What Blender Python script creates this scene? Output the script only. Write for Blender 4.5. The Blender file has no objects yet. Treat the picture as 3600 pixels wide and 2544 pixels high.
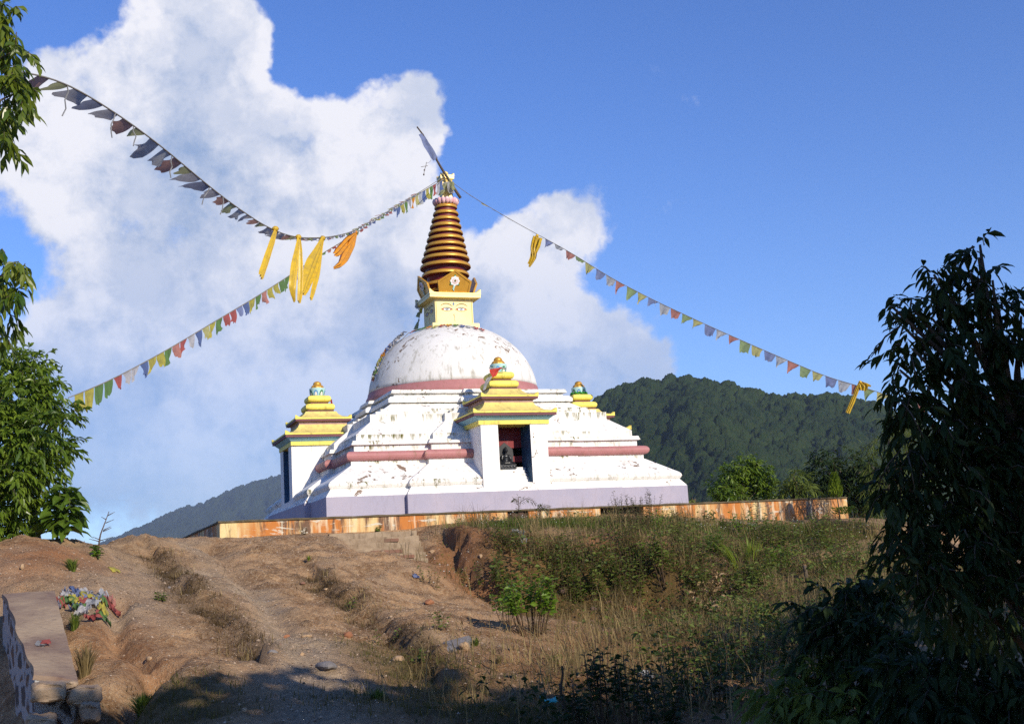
import bpy, bmesh, math, random
import numpy as np
from mathutils import Vector, Matrix
random.seed(7); rng=np.random.default_rng(7)
SC=bpy.context.scene; COL=SC.collection
PI=math.pi
# ------------------------------------------------------------------ camera
CAMF=4342.18; CAM=np.array([-10.7801,-33.8226,-1.5855])
def basis(yaw,pitch,roll):
    cy,sy=math.cos(yaw),math.sin(yaw); cp,sp=math.cos(pitch),math.sin(pitch)
    F=np.array([-sy*cp,cy*cp,sp]); R=np.array([cy,sy,0.]); U=np.cross(R,F)
    c,s=math.cos(roll),math.sin(roll)
    return c*R+s*U,-s*R+c*U,F
CR,CU,CF=basis(-.358,.166,-.0568)
def ray(u,v): return CF+CR*((u-1800)/CAMF)-CU*((v-1272)/CAMF)
def aty(u,v,y):
    d=ray(u,v); return CAM+d*((y-CAM[1])/d[1])
def atd(u,v,dist):
    d=ray(u,v); return CAM+d*(dist/math.hypot(d[0],d[1]))
def project(P):
    d=np.asarray(P)-CAM; w=d@CF
    return 1800+CAMF*(d@CR)/w, 1272-CAMF*(d@CU)/w
cam=bpy.data.cameras.new('camera'); co=bpy.data.objects.new('camera',cam); COL.objects.link(co)
M=Matrix(((CR[0],CU[0],-CF[0],CAM[0]),(CR[1],CU[1],-CF[1],CAM[1]),(CR[2],CU[2],-CF[2],CAM[2]),(0,0,0,1)))
co.matrix_world=M; cam.sensor_fit='HORIZONTAL'; cam.sensor_width=36; cam.lens=36*CAMF/3600; cam.clip_start=.1; cam.clip_end=20000
SC.camera=co
# ------------------------------------------------------------------ materials
class NT:
    def __init__(s,tree): s.t=tree; s.n=tree.nodes; s.l=tree.links
    def new(s,t,**k):
        n=s.n.new(t)
        for a,b in k.items(): setattr(n,a,b)
        return n
    def put(s,sock,v):
        if hasattr(v,'links') or isinstance(v,bpy.types.NodeSocket): s.l.new(v,sock)
        elif isinstance(v,(tuple,list)) and len(v)==3 and sock.type=='RGBA': sock.default_value=(*v,1)
        else: sock.default_value=v
    def math(s,op,a,b=None,c=None,clamp=False):
        n=s.new('ShaderNodeMath',operation=op,use_clamp=clamp); s.put(n.inputs[0],a)
        if b is not None: s.put(n.inputs[1],b)
        if c is not None: s.put(n.inputs[2],c)
        return n.outputs[0]
    def vmath(s,op,a,b=None,out=0):
        n=s.new('ShaderNodeVectorMath',operation=op); s.put(n.inputs[0],a)
        if b is not None:
            s.put(n.inputs['Scale'] if op=='SCALE' else n.inputs[1],b)
        return n.outputs[out]
    def mix(s,f,a,b,blend='MIX'):
        n=s.new('ShaderNodeMix',data_type='RGBA',blend_type=blend); s.put(n.inputs[0],f); s.put(n.inputs[6],a); s.put(n.inputs[7],b)
        return n.outputs[2]
    def noise(s,vec,scale,detail=4,rough=.55,dist=0,out=0):
        n=s.new('ShaderNodeTexNoise'); s.put(n.inputs['Vector'],vec); n.inputs['Scale'].default_value=scale
        n.inputs['Detail'].default_value=detail; n.inputs['Roughness'].default_value=rough; n.inputs['Distortion'].default_value=dist
        return n.outputs[out]
    def voro(s,vec,scale,feature='F1',out=0):
        n=s.new('ShaderNodeTexVoronoi',feature=feature); s.put(n.inputs['Vector'],vec); n.inputs['Scale'].default_value=scale
        return n.outputs[out]
    def ss(s,x,a,b):
        n=s.new('ShaderNodeMapRange',interpolation_type='SMOOTHSTEP'); s.put(n.inputs[0],x)
        n.inputs[1].default_value=a; n.inputs[2].default_value=b; return n.outputs[0]
    def sep(s,v):
        n=s.new('ShaderNodeSeparateXYZ'); s.put(n.inputs[0],v); return n.outputs
    def comb(s,x,y,z):
        n=s.new('ShaderNodeCombineXYZ'); s.put(n.inputs[0],x); s.put(n.inputs[1],y); s.put(n.inputs[2],z); return n.outputs[0]
    def attr(s,name,out='Color'):
        n=s.new('ShaderNodeAttribute',attribute_name=name); return n.outputs[out]
    def bump(s,h,strength=.4,dist=.02):
        n=s.new('ShaderNodeBump'); s.put(n.inputs['Height'],h); n.inputs['Strength'].default_value=strength; n.inputs['Distance'].default_value=dist
        return n.outputs[0]
def newmat(name):
    m=bpy.data.materials.new(name); m.use_nodes=True; t=NT(m.node_tree)
    b=[n for n in t.n if n.type=='BSDF_PRINCIPLED'][0]; o=[n for n in t.n if n.type=='OUTPUT_MATERIAL'][0]
    geo=t.new('ShaderNodeNewGeometry')
    return m,t,b,o,geo
def paint(name,c,c2=None,scale=3,amt=.6,rough=.7,metal=0,bump=.15,fine=25,spec=.3,dirt=0,dirtcol=(.10,.085,.05)):
    """painted or plain surface with mottling, grime specks and a fine bump"""
    m,t,b,o,geo=newmat(name); P=geo.outputs['Position']
    c2=c2 or tuple(x*.7 for x in c)
    f=t.ss(t.noise(P,scale,6,.6),.35,.7); col=t.mix(t.math('MULTIPLY',f,amt),c,c2)
    if dirt:
        x=t.sep(P); st=t.comb(t.math('MULTIPLY',x[0],1.),t.math('MULTIPLY',x[1],1.),t.math('MULTIPLY',x[2],.25))
        d=t.ss(t.noise(st,9,6,.65),.52,.72)
        col=t.mix(t.math('MULTIPLY',d,dirt),col,dirtcol)
    t.put(b.inputs['Base Color'],col); b.inputs['Roughness'].default_value=rough; b.inputs['Metallic'].default_value=metal
    b.inputs['Specular IOR Level'].default_value=spec
    if bump: t.put(b.inputs['Normal'],t.bump(t.noise(P,fine,5,.6),bump,.02))
    return m
def leafmat(name,c,c2,trans=.35,rough=.45,spec=.4,attr=True):
    m,t,b,o,geo=newmat(name)
    f=t.attr('tint','Fac') if attr else t.noise(geo.outputs['Position'],3)
    col=t.mix(f,c,c2)
    t.put(b.inputs['Base Color'],col); b.inputs['Roughness'].default_value=rough; b.inputs['Specular IOR Level'].default_value=spec
    tr=t.new('ShaderNodeBsdfTranslucent'); t.put(tr.inputs[0],t.mix(.5,col,tuple(min(1,x*1.6) for x in c2)))
    mx=t.new('ShaderNodeMixShader'); mx.inputs[0].default_value=trans
    t.l.new(b.outputs[0],mx.inputs[1]); t.l.new(tr.outputs[0],mx.inputs[2]); t.l.new(mx.outputs[0],o.inputs[0])
    return m
def clothmat(name,c,trans=.4,sheen=0,rough=.8,spec=.2):
    m,t,b,o,geo=newmat(name); P=geo.outputs['Position']
    col=t.mix(t.ss(t.noise(P,9,5,.6),.3,.75),c,tuple(x*.62+.04 for x in c))
    t.put(b.inputs['Base Color'],col); b.inputs['Roughness'].default_value=rough; b.inputs['Specular IOR Level'].default_value=spec
    tr=t.new('ShaderNodeBsdfTranslucent'); t.put(tr.inputs[0],col)
    mx=t.new('ShaderNodeMixShader'); mx.inputs[0].default_value=trans
    t.l.new(b.outputs[0],mx.inputs[1]); t.l.new(tr.outputs[0],mx.inputs[2]); t.l.new(mx.outputs[0],o.inputs[0])
    t.put(b.inputs['Normal'],t.bump(t.noise(P,60,3,.6),.3,.01))
    return m
def whitewash(name,base=(.81,.785,.735),peel=.5,bands=(),grm=.5):
    """old whitewash: peeled brown patches on the slopes, moss streaks below the ledges"""
    m,t,b,o,geo=newmat(name); P=geo.outputs['Position']; x=t.sep(P); nz=t.sep(geo.outputs['Normal'])[2]
    col=t.mix(t.ss(t.noise(P,1.3,6,.6),.4,.75),base,tuple(q*.86 for q in base))
    st=t.comb(x[0],x[1],t.math('MULTIPLY',x[2],.22))
    grime=t.math('MULTIPLY',t.ss(t.noise(st,7,7,.68),.50,.70),grm)
    col=t.mix(grime,col,(.33,.31,.25))
    # moss streaks hanging under given heights
    streak=t.ss(t.noise(t.comb(x[0],x[1],t.math('MULTIPLY',x[2],.12)),15,6,.75),.34,.62)
    big=t.ss(t.noise(P,.9,3,.5),.40,.62)
    tot=None; ln=t.math('MULTIPLY_ADD',t.ss(t.noise(t.comb(x[0],x[1],t.math('MULTIPLY',x[2],.05)),6.5,5,.7),.38,.68),1.5,-.12)
    for zt,h in bands:
        d=t.math('SUBTRACT',zt,x[2]); w=t.math('MULTIPLY',t.ss(d,-.012,.012),t.math('SUBTRACT',1,t.ss(t.math('SUBTRACT',t.math('DIVIDE',d,h),ln),-.55,.12)))
        tot=w if tot is None else t.math('MAXIMUM',tot,w)
    if tot is not None:
        ms=t.math('MULTIPLY',t.math('MULTIPLY',tot,streak),t.math('MULTIPLY_ADD',big,.9,.22),clamp=True)
        col=t.mix(ms,col,t.mix(t.noise(P,14,3),(.15,.15,.02),(.085,.07,.03)))
    pn=t.noise(P,3.4,9,.68,.6); pm=t.ss(t.noise(P,.75,2,.5),.42,.62)
    thr=t.math('MULTIPLY_ADD',t.ss(nz,.1,.6),.035,t.math('MULTIPLY',pm,.09))
    pe=t.ss(t.math('ADD',pn,thr),.715-peel*.03,.73-peel*.03)
    col=t.mix(pe,col,t.mix(t.noise(P,20,3),(.17,.115,.08),(.27,.2,.15)))
    t.put(b.inputs['Base Color'],col); b.inputs['Roughness'].default_value=.85; b.inputs['Specular IOR Level'].default_value=.15
    h=t.math('SUBTRACT',t.math('MULTIPLY',t.noise(P,18,6,.65),.5),pe)
    t.put(b.inputs['Normal'],t.bump(h,.35,.015))
    return m
# ------------------------------------------------------------------ mesh helpers
class MB:
    def __init__(s): s.v=[]; s.f=[]; s.m=[]
    def add(s,vs,fs,mi=0):
        o=len(s.v); s.v+= [tuple(map(float,p)) for p in vs]; s.f+= [tuple(i+o for i in f) for f in fs]; s.m+=[mi]*len(fs); return s
    def box(s,x0,y0,z0,x1,y1,z1,mi=0):
        v=[(x0,y0,z0),(x1,y0,z0),(x1,y1,z0),(x0,y1,z0),(x0,y0,z1),(x1,y0,z1),(x1,y1,z1),(x0,y1,z1)]
        return s.add(v,[(0,3,2,1),(4,5,6,7),(0,1,5,4),(1,2,6,5),(2,3,7,6),(3,0,4,7)],mi)
    def loft(s,rings,mi=0,cap=True,closed=True):
        n=len(rings[0]); v=[p for r in rings for p in r]; f=[]
        for k in range(len(rings)-1):
            for i in range(n if closed else n-1):
                j=(i+1)%n; f.append((k*n+i,k*n+j,(k+1)*n+j,(k+1)*n+i))
        if cap: f.append(tuple(range(n-1,-1,-1))); f.append(tuple((len(rings)-1)*n+i for i in range(n)))
        return s.add(v,f,mi)
    def lathe(s,prof,c=(0,0),n=48,mi=0,cap=True):
        return s.loft([[(c[0]+r*math.cos(2*PI*i/n),c[1]+r*math.sin(2*PI*i/n),z) for i in range(n)] for r,z in prof],mi,cap)
    def square(s,prof,c=(0,0),mi=0,cap=True):
        return s.loft([[(c[0]-h,c[1]-h,z),(c[0]+h,c[1]-h,z),(c[0]+h,c[1]+h,z),(c[0]-h,c[1]+h,z)] for h,z in prof],mi,cap)
    def tube(s,pts,rad,n=6,mi=0):
        pts=[np.asarray(p,float) for p in pts]; rad=rad if hasattr(rad,'__len__') else [rad]*len(pts); rings=[]
        for i,p in enumerate(pts):
            d=pts[min(i+1,len(pts)-1)]-pts[max(i-1,0)]; d=d/(np.linalg.norm(d)+1e-9)
            a=np.cross(d,(0,0,1) if abs(d[2])<.9 else (1,0,0)); a/=np.linalg.norm(a); b=np.cross(d,a)
            rings.append([p+rad[i]*(a*math.cos(2*PI*k/n)+b*math.sin(2*PI*k/n)) for k in range(n)])
        return s.loft(rings,mi)
    def blob(s,c,r,mi=0,n=10,m=7,jit=0,rot=0):
        rings=[]
        for j in range(m+1):
            t=PI*j/m; rr=[]
            for i in range(n):
                a=2*PI*i/n; q=1+random.uniform(-jit,jit) if 0<j<m else 1
                x=r[0]*math.sin(t)*math.cos(a)*q; y=r[1]*math.sin(t)*math.sin(a)*q; z=-r[2]*math.cos(t)*q
                rr.append((c[0]+x*math.cos(rot)-y*math.sin(rot),c[1]+x*math.sin(rot)+y*math.cos(rot),c[2]+z))
            rings.append(rr)
        return s.loft(rings,mi)
    def xf(s,fn,start=0):
        s.v[start:]=[tuple(fn(p)) for p in s.v[start:]]; return s
    def build(s,name,mats,parent=None,smooth=False,angle=None):
        me=bpy.data.meshes.new(name); me.from_pydata(s.v,[],s.f)
        mats=mats if isinstance(mats,(list,tuple)) else [mats]
        for m in mats: me.materials.append(m)
        me.polygons.foreach_set('material_index',s.m)
        if smooth: me.polygons.foreach_set('use_smooth',[True]*len(s.f))
        me.update(); 
        if angle: me.set_sharp_from_angle(angle=math.radians(angle))
        o=bpy.data.objects.new(name,me); COL.objects.link(o)
        if parent is not None: o.parent=parent
        return o
def bigmesh(name,V,F,mats,parent=None,smooth=False,attrs=None,colattrs=None):
    """numpy mesh; F is (n,3) or (n,4)"""
    V=np.asarray(V,np.float32); F=np.asarray(F,np.int32); k=F.shape[1]; n=len(F)
    me=bpy.data.meshes.new(name); me.vertices.add(len(V)); me.vertices.foreach_set('co',V.ravel())
    me.loops.add(n*k); me.loops.foreach_set('vertex_index',F.ravel()); me.polygons.add(n)
    me.polygons.foreach_set('loop_start',np.arange(0,n*k,k,dtype=np.int32))
    me.polygons.foreach_set('use_smooth',np.full(n,smooth))
    for m in (mats if isinstance(mats,(list,tuple)) else [mats]): me.materials.append(m)
    me.update(calc_edges=True)
    for a,d in (attrs or {}).items():
        at=me.attributes.new(a,'FLOAT','POINT'); at.data.foreach_set('value',np.asarray(d,np.float32))
    for a,d in (colattrs or {}).items():
        at=me.attributes.new(a,'FLOAT_COLOR','POINT'); at.data.foreach_set('color',np.asarray(d,np.float32).ravel())
    o=bpy.data.objects.new(name,me); COL.objects.link(o)
    if parent is not None: o.parent=parent
    return o
def tag(o,label=None,cat=None,group=None,kind=None):
    if label: o['label']=label
    if cat: o['category']=cat
    if group: o['group']=group
    if kind: o['kind']=kind
    return o
def empty(name,label,cat,group=None,loc=(0,0,0)):
    o=bpy.data.objects.new(name,None); COL.objects.link(o); o.empty_display_size=.2
    return tag(o,label,cat,group)
# ------------------------------------------------------------------ noise in numpy
def vnoise(x,y,seed=0):
    xi=np.floor(x).astype(np.int64); yi=np.floor(y).astype(np.int64); fx=x-xi; fy=y-yi
    fx=fx*fx*(3-2*fx); fy=fy*fy*(3-2*fy)
    def h(a,b):
        n=(a*374761393+b*668265263+seed*974634777)&0xffffffff
        n=((n^(n>>13))*1274126177)&0xffffffff
        return ((n^(n>>16))&0xffff)/65535.
    return (h(xi,yi)*(1-fx)+h(xi+1,yi)*fx)*(1-fy)+(h(xi,yi+1)*(1-fx)+h(xi+1,yi+1)*fx)*fy
def fbm(x,y,oct=4,seed=0,gain=.5):
    s=0;a=1;t=0
    for k in range(oct): s=s+a*vnoise(x*2**k,y*2**k,seed+k); t+=a; a*=gain
    return s/t
def sstep(x,a,b):
    t=np.clip((x-a)/(b-a),0,1); return t*t*(3-2*t)
# ------------------------------------------------------------------ terrain heights
_c=[(772,1887,-7.7),(1000,1876,-7.8),(1300,1863,-7.8),(1480,1852,-7.8),(1700,1838,-8),(2000,1824,-8),(2300,1818,-8),(2600,1832,-8),(2985,1828,-8),
(560,1893,-9),(430,1903,-10.5),(300,1908,-12.2),(190,1897,-13),(90,1915,-13.6),(0,1938,-14),(-150,1975,-14.5),
(150,2050,-16),(300,2020,-15),(430,2000,-13.5),(560,1985,-12.3),(250,2200,-18),(400,2200,-17.8),(520,2300,-19),(350,2400,-20),(450,2500,-21.3),
(740,2000,-12.3),(900,2060,-13.8),(1000,2200,-17),(1080,2330,-19.5),(1100,2440,-21.5),(1100,2544,-23),(700,1930,-10),(1000,1930,-10),
(1100,1960,-11),(1300,2010,-11.6),(1300,2100,-14),(1450,2200,-16.5),(1600,2300,-19),(1800,2400,-21),(1900,2520,-23.2),(1500,2450,-21.5),(1560,2000,-10.9),
(1900,2225,-17.3),(2000,2300,-19),
(1720,1868,-8.8),(1900,1866,-8.9),(2100,1862,-8.9),(2280,1858,-9),(1700,1918,-10.1),(1800,1932,-10.5),(1950,1928,-10.6),(2100,1922,-10.6),(2280,1915,-10.7),
(1635,1985,-10.2),(1645,2060,-11.0),(1760,2105,-11.5),(1900,2105,-11.6),(2100,2105,-11.6),(2280,2098,-11.8),(2450,2095,-12.3),
(2100,2200,-15),(2300,2250,-16.5),(2200,2360,-19),(2400,2400,-21),(2300,2544,-24),
(2650,1950,-10.5),(2800,2050,-13),(3000,1900,-9.5),(2900,2200,-17),(3100,2350,-21),(3300,2544,-25),(3500,2200,-20),(3550,2000,-15)]
CTRL=[aty(*c) for c in _c]+[np.array(p,float) for p in [(-8,-4,-.62),(-8,0,-.75),(-9.5,3,-1.3),(-13,2,-3),(-18,0,-6),(-20,10,-9),(-12,12,-6),(0,0,-.6),(0,6,-.7),(-6,5,-.8),(6,5,-.9),(7,-1,-.8),(0,14,-3),(10,14,-4),(14,0,-2.6),(20,10,-7),(12,-6,-1.3),
 (-11.2,-10.2,-1.6),(-15,-10,-2.4),(-10.8,-33.8,-3.2),(-6,-31,-3.2),(-13.5,-30,-3.4),(-2,-36,-3.4),(-10,-40,-3.3),(-20,-30,-4.5),(5,-35,-4),(6,-22,-3.2),(12,-14,-2.5),(-16,-18,-3.9),(-14.2,-23,-4.1),(-13,-20,-3.7),(-12.1,-18,-3.5),(-12.0,-21,-3.8),(-11.75,-19.5,-3.4),(-11.5,-22.5,-3.5),(-17,-24,-4.4)]]
CTRL=np.array(CTRL)
def _tps(A,Bp):
    d2=((A[:,None,:]-Bp[None,:,:])**2).sum(-1); return .5*d2*np.log(d2+1e-9)
_n=len(CTRL); _K=_tps(CTRL[:,:2],CTRL[:,:2])+np.eye(_n)*.008; _Pm=np.c_[np.ones(_n),CTRL[:,:2]]
_A=np.block([[_K,_Pm],[_Pm.T,np.zeros((3,3))]]); _W=np.linalg.solve(_A,np.r_[CTRL[:,2],np.zeros(3)])
def smooth_height(x,y):
    x=np.asarray(x,float); y=np.asarray(y,float); sh=x.shape; q=np.c_[x.ravel(),y.ravel()]
    o=np.empty(len(q))
    for i in range(0,len(q),40000):
        b=q[i:i+40000]; o[i:i+40000]=_tps(b,CTRL[:,:2])@_W[:_n]+_W[_n]+b@_W[_n+1:]
    d=np.hypot(q[:,0]+2,q[:,1]+14); w=sstep(d,22,34)
    far=np.maximum(-4-.30*np.maximum(d-24,0),-70)
    beh=sstep(q[:,1],-30,-38); far=far*(1-beh)+beh*np.maximum(-3.6+0*d,-70)  # level ground behind the viewpoint
    return (np.clip(o,-12,.5)*(1-w)+far*w).reshape(sh)
def polydist(x,y,pts):
    d=np.full(np.shape(x),1e9)
    for a,b in zip(pts[:-1],pts[1:]):
        ax,ay=a[:2]; bx,by=b[:2]; L=(bx-ax)**2+(by-ay)**2
        t=np.clip(((x-ax)*(bx-ax)+(y-ay)*(by-ay))/L,0,1)
        d=np.minimum(d,np.hypot(x-ax-t*(bx-ax),y-ay-t*(by-ay)))
    return d
def polysigned(x,y,pts):
    d=np.full(np.shape(x),1e9); s=np.ones(np.shape(x))
    for a,b in zip(pts[:-1],pts[1:]):
        ax,ay=a[:2]; bx,by=b[:2]; L=(bx-ax)**2+(by-ay)**2
        t=np.clip(((x-ax)*(bx-ax)+(y-ay)*(by-ay))/L,0,1); q=np.hypot(x-ax-t*(bx-ax),y-ay-t*(by-ay)); cr=(bx-ax)*(y-ay)-(by-ay)*(x-ax)
        s=np.where(q<d,np.sign(cr),s); d=np.minimum(d,q)
    return d*s
def g0(u,v):
    """where the line of sight meets the smooth ground"""
    d=ray(u,v); d=d/np.hypot(d[0],d[1]); t=np.linspace(7,36,600); P=CAM[None]+d[None]*t[:,None]
    h=smooth_height(P[:,0],P[:,1]); k=np.argmax(P[:,2]<h)
    return P[k] if P[k,2]<h[k] else P[-1]
def pl(*a): return [g0(u,v) for u,v in a]
L_BANK=pl((560,1960),(640,2040),(720,2110),(800,2180),(870,2250),(920,2320))      # dark bank left of the track
L_BANK2=pl((1130,2030),(1210,2090),(1300,2160),(1400,2220),(1480,2290),(1530,2370))  # dark bank right of the track
L_TRACK=pl((640,1900),(760,2010),(900,2100),(980,2200),(1040,2290),(1090,2380),(1110,2540))
L_RUT=pl((720,1920),(860,2040),(960,2160),(1010,2240))
L_GULL=pl((560,2330),(490,2400),(430,2470),(380,2540))
L_CRACK=pl((420,2090),(410,2170),(400,2230),(470,2290),(560,2330))
L_SCARP=[aty(u,v,y) for u,v,y in ((1660,1990,-10.6),(1760,2030,-11),(1900,2020,-11.1),(2060,2015,-11.1),(2200,2010,-11.2),(2330,2000,-11.4))]
L_CLIFF=[aty(u,v,y) for u,v,y in ((1575,1880,-8.7),(1625,1930,-9.8),(1650,2000,-10.6),(1700,2060,-11.2),(1850,2075,-11.5),(1950,2040,-11.2),(2080,2060,-11.5),(2200,2030,-11.3),(2320,2060,-11.8))]
def height(x,y,detail=True):
    x=np.asarray(x,float); y=np.asarray(y,float); z=smooth_height(x,y)-.05*sstep(y,-8.6,-7.9)*(np.abs(x)<9)
    near=(1-sstep(np.hypot(x+2,y+16),20,30))*(1-.85*sstep(y,-9.2,-8.0)*(x>-9))
    z=z+near*(.16*(fbm(x*.7,y*.7,3,3)-.5)+.10*(fbm(x*2.1,y*2.1,3,9)-.5))
    wob=(fbm(x*2.3,y*2.3,4,61)-.5)*.60
    for Lb,am in ((L_BANK,.095),(L_BANK2,.12)):
        s1=polysigned(x,y,Lb); z=z+near*am*np.tanh((s1+wob)/.10)*np.exp(-(s1/.85)**2)*(.55+.9*fbm(x*1.6,y*1.6,2,66))
    s2=polysigned(x,y,L_CLIFF); w2=(fbm(x*3.1,y*3.1,4,81)-.5)*.5; z=z+near*.22*np.tanh((s2+w2)/.06)*np.exp(-(s2/.55)**2)*(.4+1.2*fbm(x*1.2,y*1.2,2,83))
    z=z-near*.10*np.exp(-(polydist(x,y,L_RUT)/.22)**2)-near*.05*np.exp(-(polydist(x,y,L_TRACK)/.45)**2)
    z=z-near*.38*np.exp(-(polydist(x,y,L_GULL)/.22)**2)-near*.22*np.exp(-(polydist(x,y,L_CRACK)/.13)**2)
    sc=polydist(x,y,L_SCARP); z=z+near*.75*np.exp(-(sc/.9)**2)*(fbm(x*2.2,y*1.0,4,21)-.5)
    rd=1-np.abs(2*fbm(x*1.1+.4*y,y*1.6,4,51)-1); z=z+near*.10*(rd**3-.3)
    if detail: z=z+near*(.085*(fbm(x*6,y*6,4,13)-.5)+.035*(fbm(x*19,y*19,2,17)-.5))
    m=sstep(x,-5.6,-4.9)*(1-sstep(x,-3.75+.16*(y+9),-3.35+.16*(y+9)))*sstep(y,-10.5,-10.0)*(1-sstep(y,-7.6,-7.45))
    z=z*(1-m)+np.minimum(z,-.70+.30*(y+7.7)-.04)*m
    return z
def gp(u,v):
    d=ray(u,v); d=d/np.hypot(d[0],d[1]); t=np.linspace(7,36,900); P=CAM[None]+d[None]*t[:,None]
    h=height(P[:,0],P[:,1],False); k=int(np.argmax(P[:,2]<h))
    if P[k,2]>=h[k]: k=int(np.argmin(P[:,2]-h))
    p=P[k].copy(); p[2]=h[k]; return p
def hz(x,y): return float(height(np.array([x]),np.array([y]))[0])
def ppm(P): return CAMF/((np.asarray(P)-CAM)@CF)     # photograph pixels per metre at P
# ================================================================== STUPA
m_white=whitewash('whitewash_terrace',peel=.75,bands=((.70,.24),(1.26,.10),(1.645,.15),(1.93,.17),(1.765,.10),(2.51,.26),(2.60,.09),(2.69,.09),(2.90,.05)))
m_slab=whitewash('whitewash_slab',peel=.25,grm=.65,bands=((3.165,.09),(2.91,.07),(3.27,.08)))
m_dome=whitewash('whitewash_dome',base=(.70,.68,.64),peel=.5,grm=.85)
m_shw=whitewash('whitewash_shrine',base=(.83,.81,.77),peel=-.2)
m_lav=paint('lavender_paint',(.345,.325,.40),(.40,.36,.42),2.2,.7,.85,dirt=.25,dirtcol=(.20,.17,.2))
m_red=paint('dusty_red_paint',(.40,.17,.165),(.33,.13,.12),3,.6,.6,dirt=.45,dirtcol=(.13,.11,.035))
m_yel=paint('yellow_paint',(.80,.67,.13),(.70,.56,.11),4,.7,.6,dirt=.5,dirtcol=(.22,.17,.05))
m_yroof=paint('yellow_roof_paint',(.70,.57,.17),(.52,.41,.15),3,.9,.7,dirt=.5,dirtcol=(.2,.15,.06))
m_mar=paint('maroon_paint',(.17,.06,.07),(.12,.05,.06),4,.6,.7,dirt=.3)
m_pink=paint('faded_pink_paint',(.42,.27,.25),(.33,.2,.19),5,.7,.8,dirt=.4)
m_lblue=paint('pale_blue_paint',(.29,.52,.60),(.25,.44,.52),3,.5,.7,dirt=.15)
m_dblue=paint('dark_blue_paint',(.035,.10,.19),(.025,.07,.13),3,.6,.6)
m_dmar=paint('niche_maroon_paint',(.17,.013,.016),(.24,.03,.03),1.4,.6,.6,dirt=.25,dirtcol=(.3,.2,.2))
m_gold=paint('gold_paint',(.62,.33,.045),(.50,.25,.035),3,.6,.38,metal=.35,bump=.12,dirt=.25,dirtcol=(.16,.09,.03),spec=.5)
m_gold2=paint('bright_gold_paint',(.80,.60,.20),(.72,.5,.14),3,.6,.4,metal=.15,bump=.08,dirt=.18,dirtcol=(.3,.2,.05),spec=.5)
m_face=paint('cream_gold_paint',(.84,.72,.36),(.76,.62,.28),2,.6,.55,bump=.08,dirt=.12,dirtcol=(.5,.35,.1))
m_spm=paint('spire_maroon_paint',(.15,.016,.022),(.11,.012,.018),3,.5,.5)
m_black=paint('black_paint',(.012,.014,.022)); m_eyew=paint('eye_white',(.80,.80,.78)); m_eyer=paint('eye_red',(.50,.07,.05)); m_eyeb=paint('eye_blue',(.13,.22,.38)); m_brow=paint('brow_brown',(.20,.12,.03))
m_gline=paint('gold_line',(.55,.36,.08))
m_petal=paint('lotus_pink',(.72,.36,.40),(.82,.68,.66),9,.9,.6,dirt=.25,dirtcol=(.3,.2,.22))
m_green=paint('green_paint',(.03,.20,.07)); m_aqua=paint('aqua_paint',(.38,.62,.60),(.5,.66,.62),6,.7,.6,dirt=.2); m_bl2=paint('blue_arch_paint',(.10,.32,.60)); m_cupw=paint('arch_white',(.78,.74,.68))
m_stone=paint('black_stone',(.012,.013,.015),(.022,.022,.024),8,.6,.32,spec=.5)
m_stone2=paint('dark_grey_stone',(.035,.035,.037),(.05,.05,.05),8,.6,.6)
def plan(b,r=.15):
    m=max(b-1.95,.3)
    q=[(-b,-b),(-m,-b),(-m,-b-r),(m,-b-r),(m,-b)]; o=[]
    for k in range(4):
        c,s=[(1,0),(0,1),(-1,0),(0,-1)][k]
        o+=[(x*c-y*s,x*s+y*c) for x,y in q]
    return o
def terrace(prof,mi=0):
    mb=MB(); return mb.loft([[(x,y,z) for x,y in plan(b)] for b,z in prof],mi)
def carve(o):
    """cut the four niche openings out of a terrace part"""
    cut=[]
    for k in range(4):
        a=k*PI/2; mb=MB().box(-.43,-5.2,.54,.43,-4.2,1.985)
        mb.xf(lambda p:(p[0]*math.cos(a)-p[1]*math.sin(a),p[0]*math.sin(a)+p[1]*math.cos(a),p[2]))
        c=mb.build('cutter',m_white); cut.append(c)
        md=o.modifiers.new('b','BOOLEAN'); md.object=c; md.operation='DIFFERENCE'; md.solver='EXACT'
    dg=bpy.context.evaluated_depsgraph_get(); me=bpy.data.meshes.new_from_object(o.evaluated_get(dg))
    o.modifiers.clear(); o.data=me
    for c in cut: bpy.data.objects.remove(c,do_unlink=True)
stupa=empty('stupa','white domed Buddhist stupa with golden ringed spire and painted eyes on stepped lavender base','stupa')
terrace([(4.8,-.75),(4.8,.34)]).build('plinth',m_lav,stupa)
lo=terrace([(4.797,.337),(4.775,.375),(4.66,.525),(4.69,.56),(4.715,.61),(4.705,.66),(4.66,.71),(4.02,1.13),(3.99,1.145),(3.99,1.255)]).build('lower_terrace',m_white,stupa); carve(lo)
tor=[(3.90,1.252)]+[(3.995+.125*math.cos(t),1.372+.118*math.sin(t)) for t in np.linspace(-PI/2,PI/2,9)]+[(3.90,1.493)]
to=terrace(tor).build('round_moulding',m_red,stupa); carve(to)
le=terrace([(3.876,1.49),(3.876,1.645),(3.95,1.66),(3.95,1.672),(3.915,1.765),(3.79,1.768)]).build('ledge',m_white,stupa); carve(le)
up=terrace([(3.789,1.764),(3.789,1.93),(3.77,1.945),(3.31,2.30),(3.297,2.32),(3.297,2.503),(3.095,2.505),(3.095,2.597),(2.92,2.599),(2.92,2.69),(2.80,2.70),(2.50,2.903)]).build('upper_terrace',m_white,stupa)
terrace([(2.49,2.90),(2.62,2.905),(2.62,3.0),(2.54,3.07),(2.42,3.075),(2.42,3.15)]).build('upper_slab',m_slab,stupa)
terrace([(2.40,3.148),(2.50,3.163),(2.51,3.172),(2.475,3.262),(2.0,3.265)]).build('top_slab',m_slab,stupa)
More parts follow.
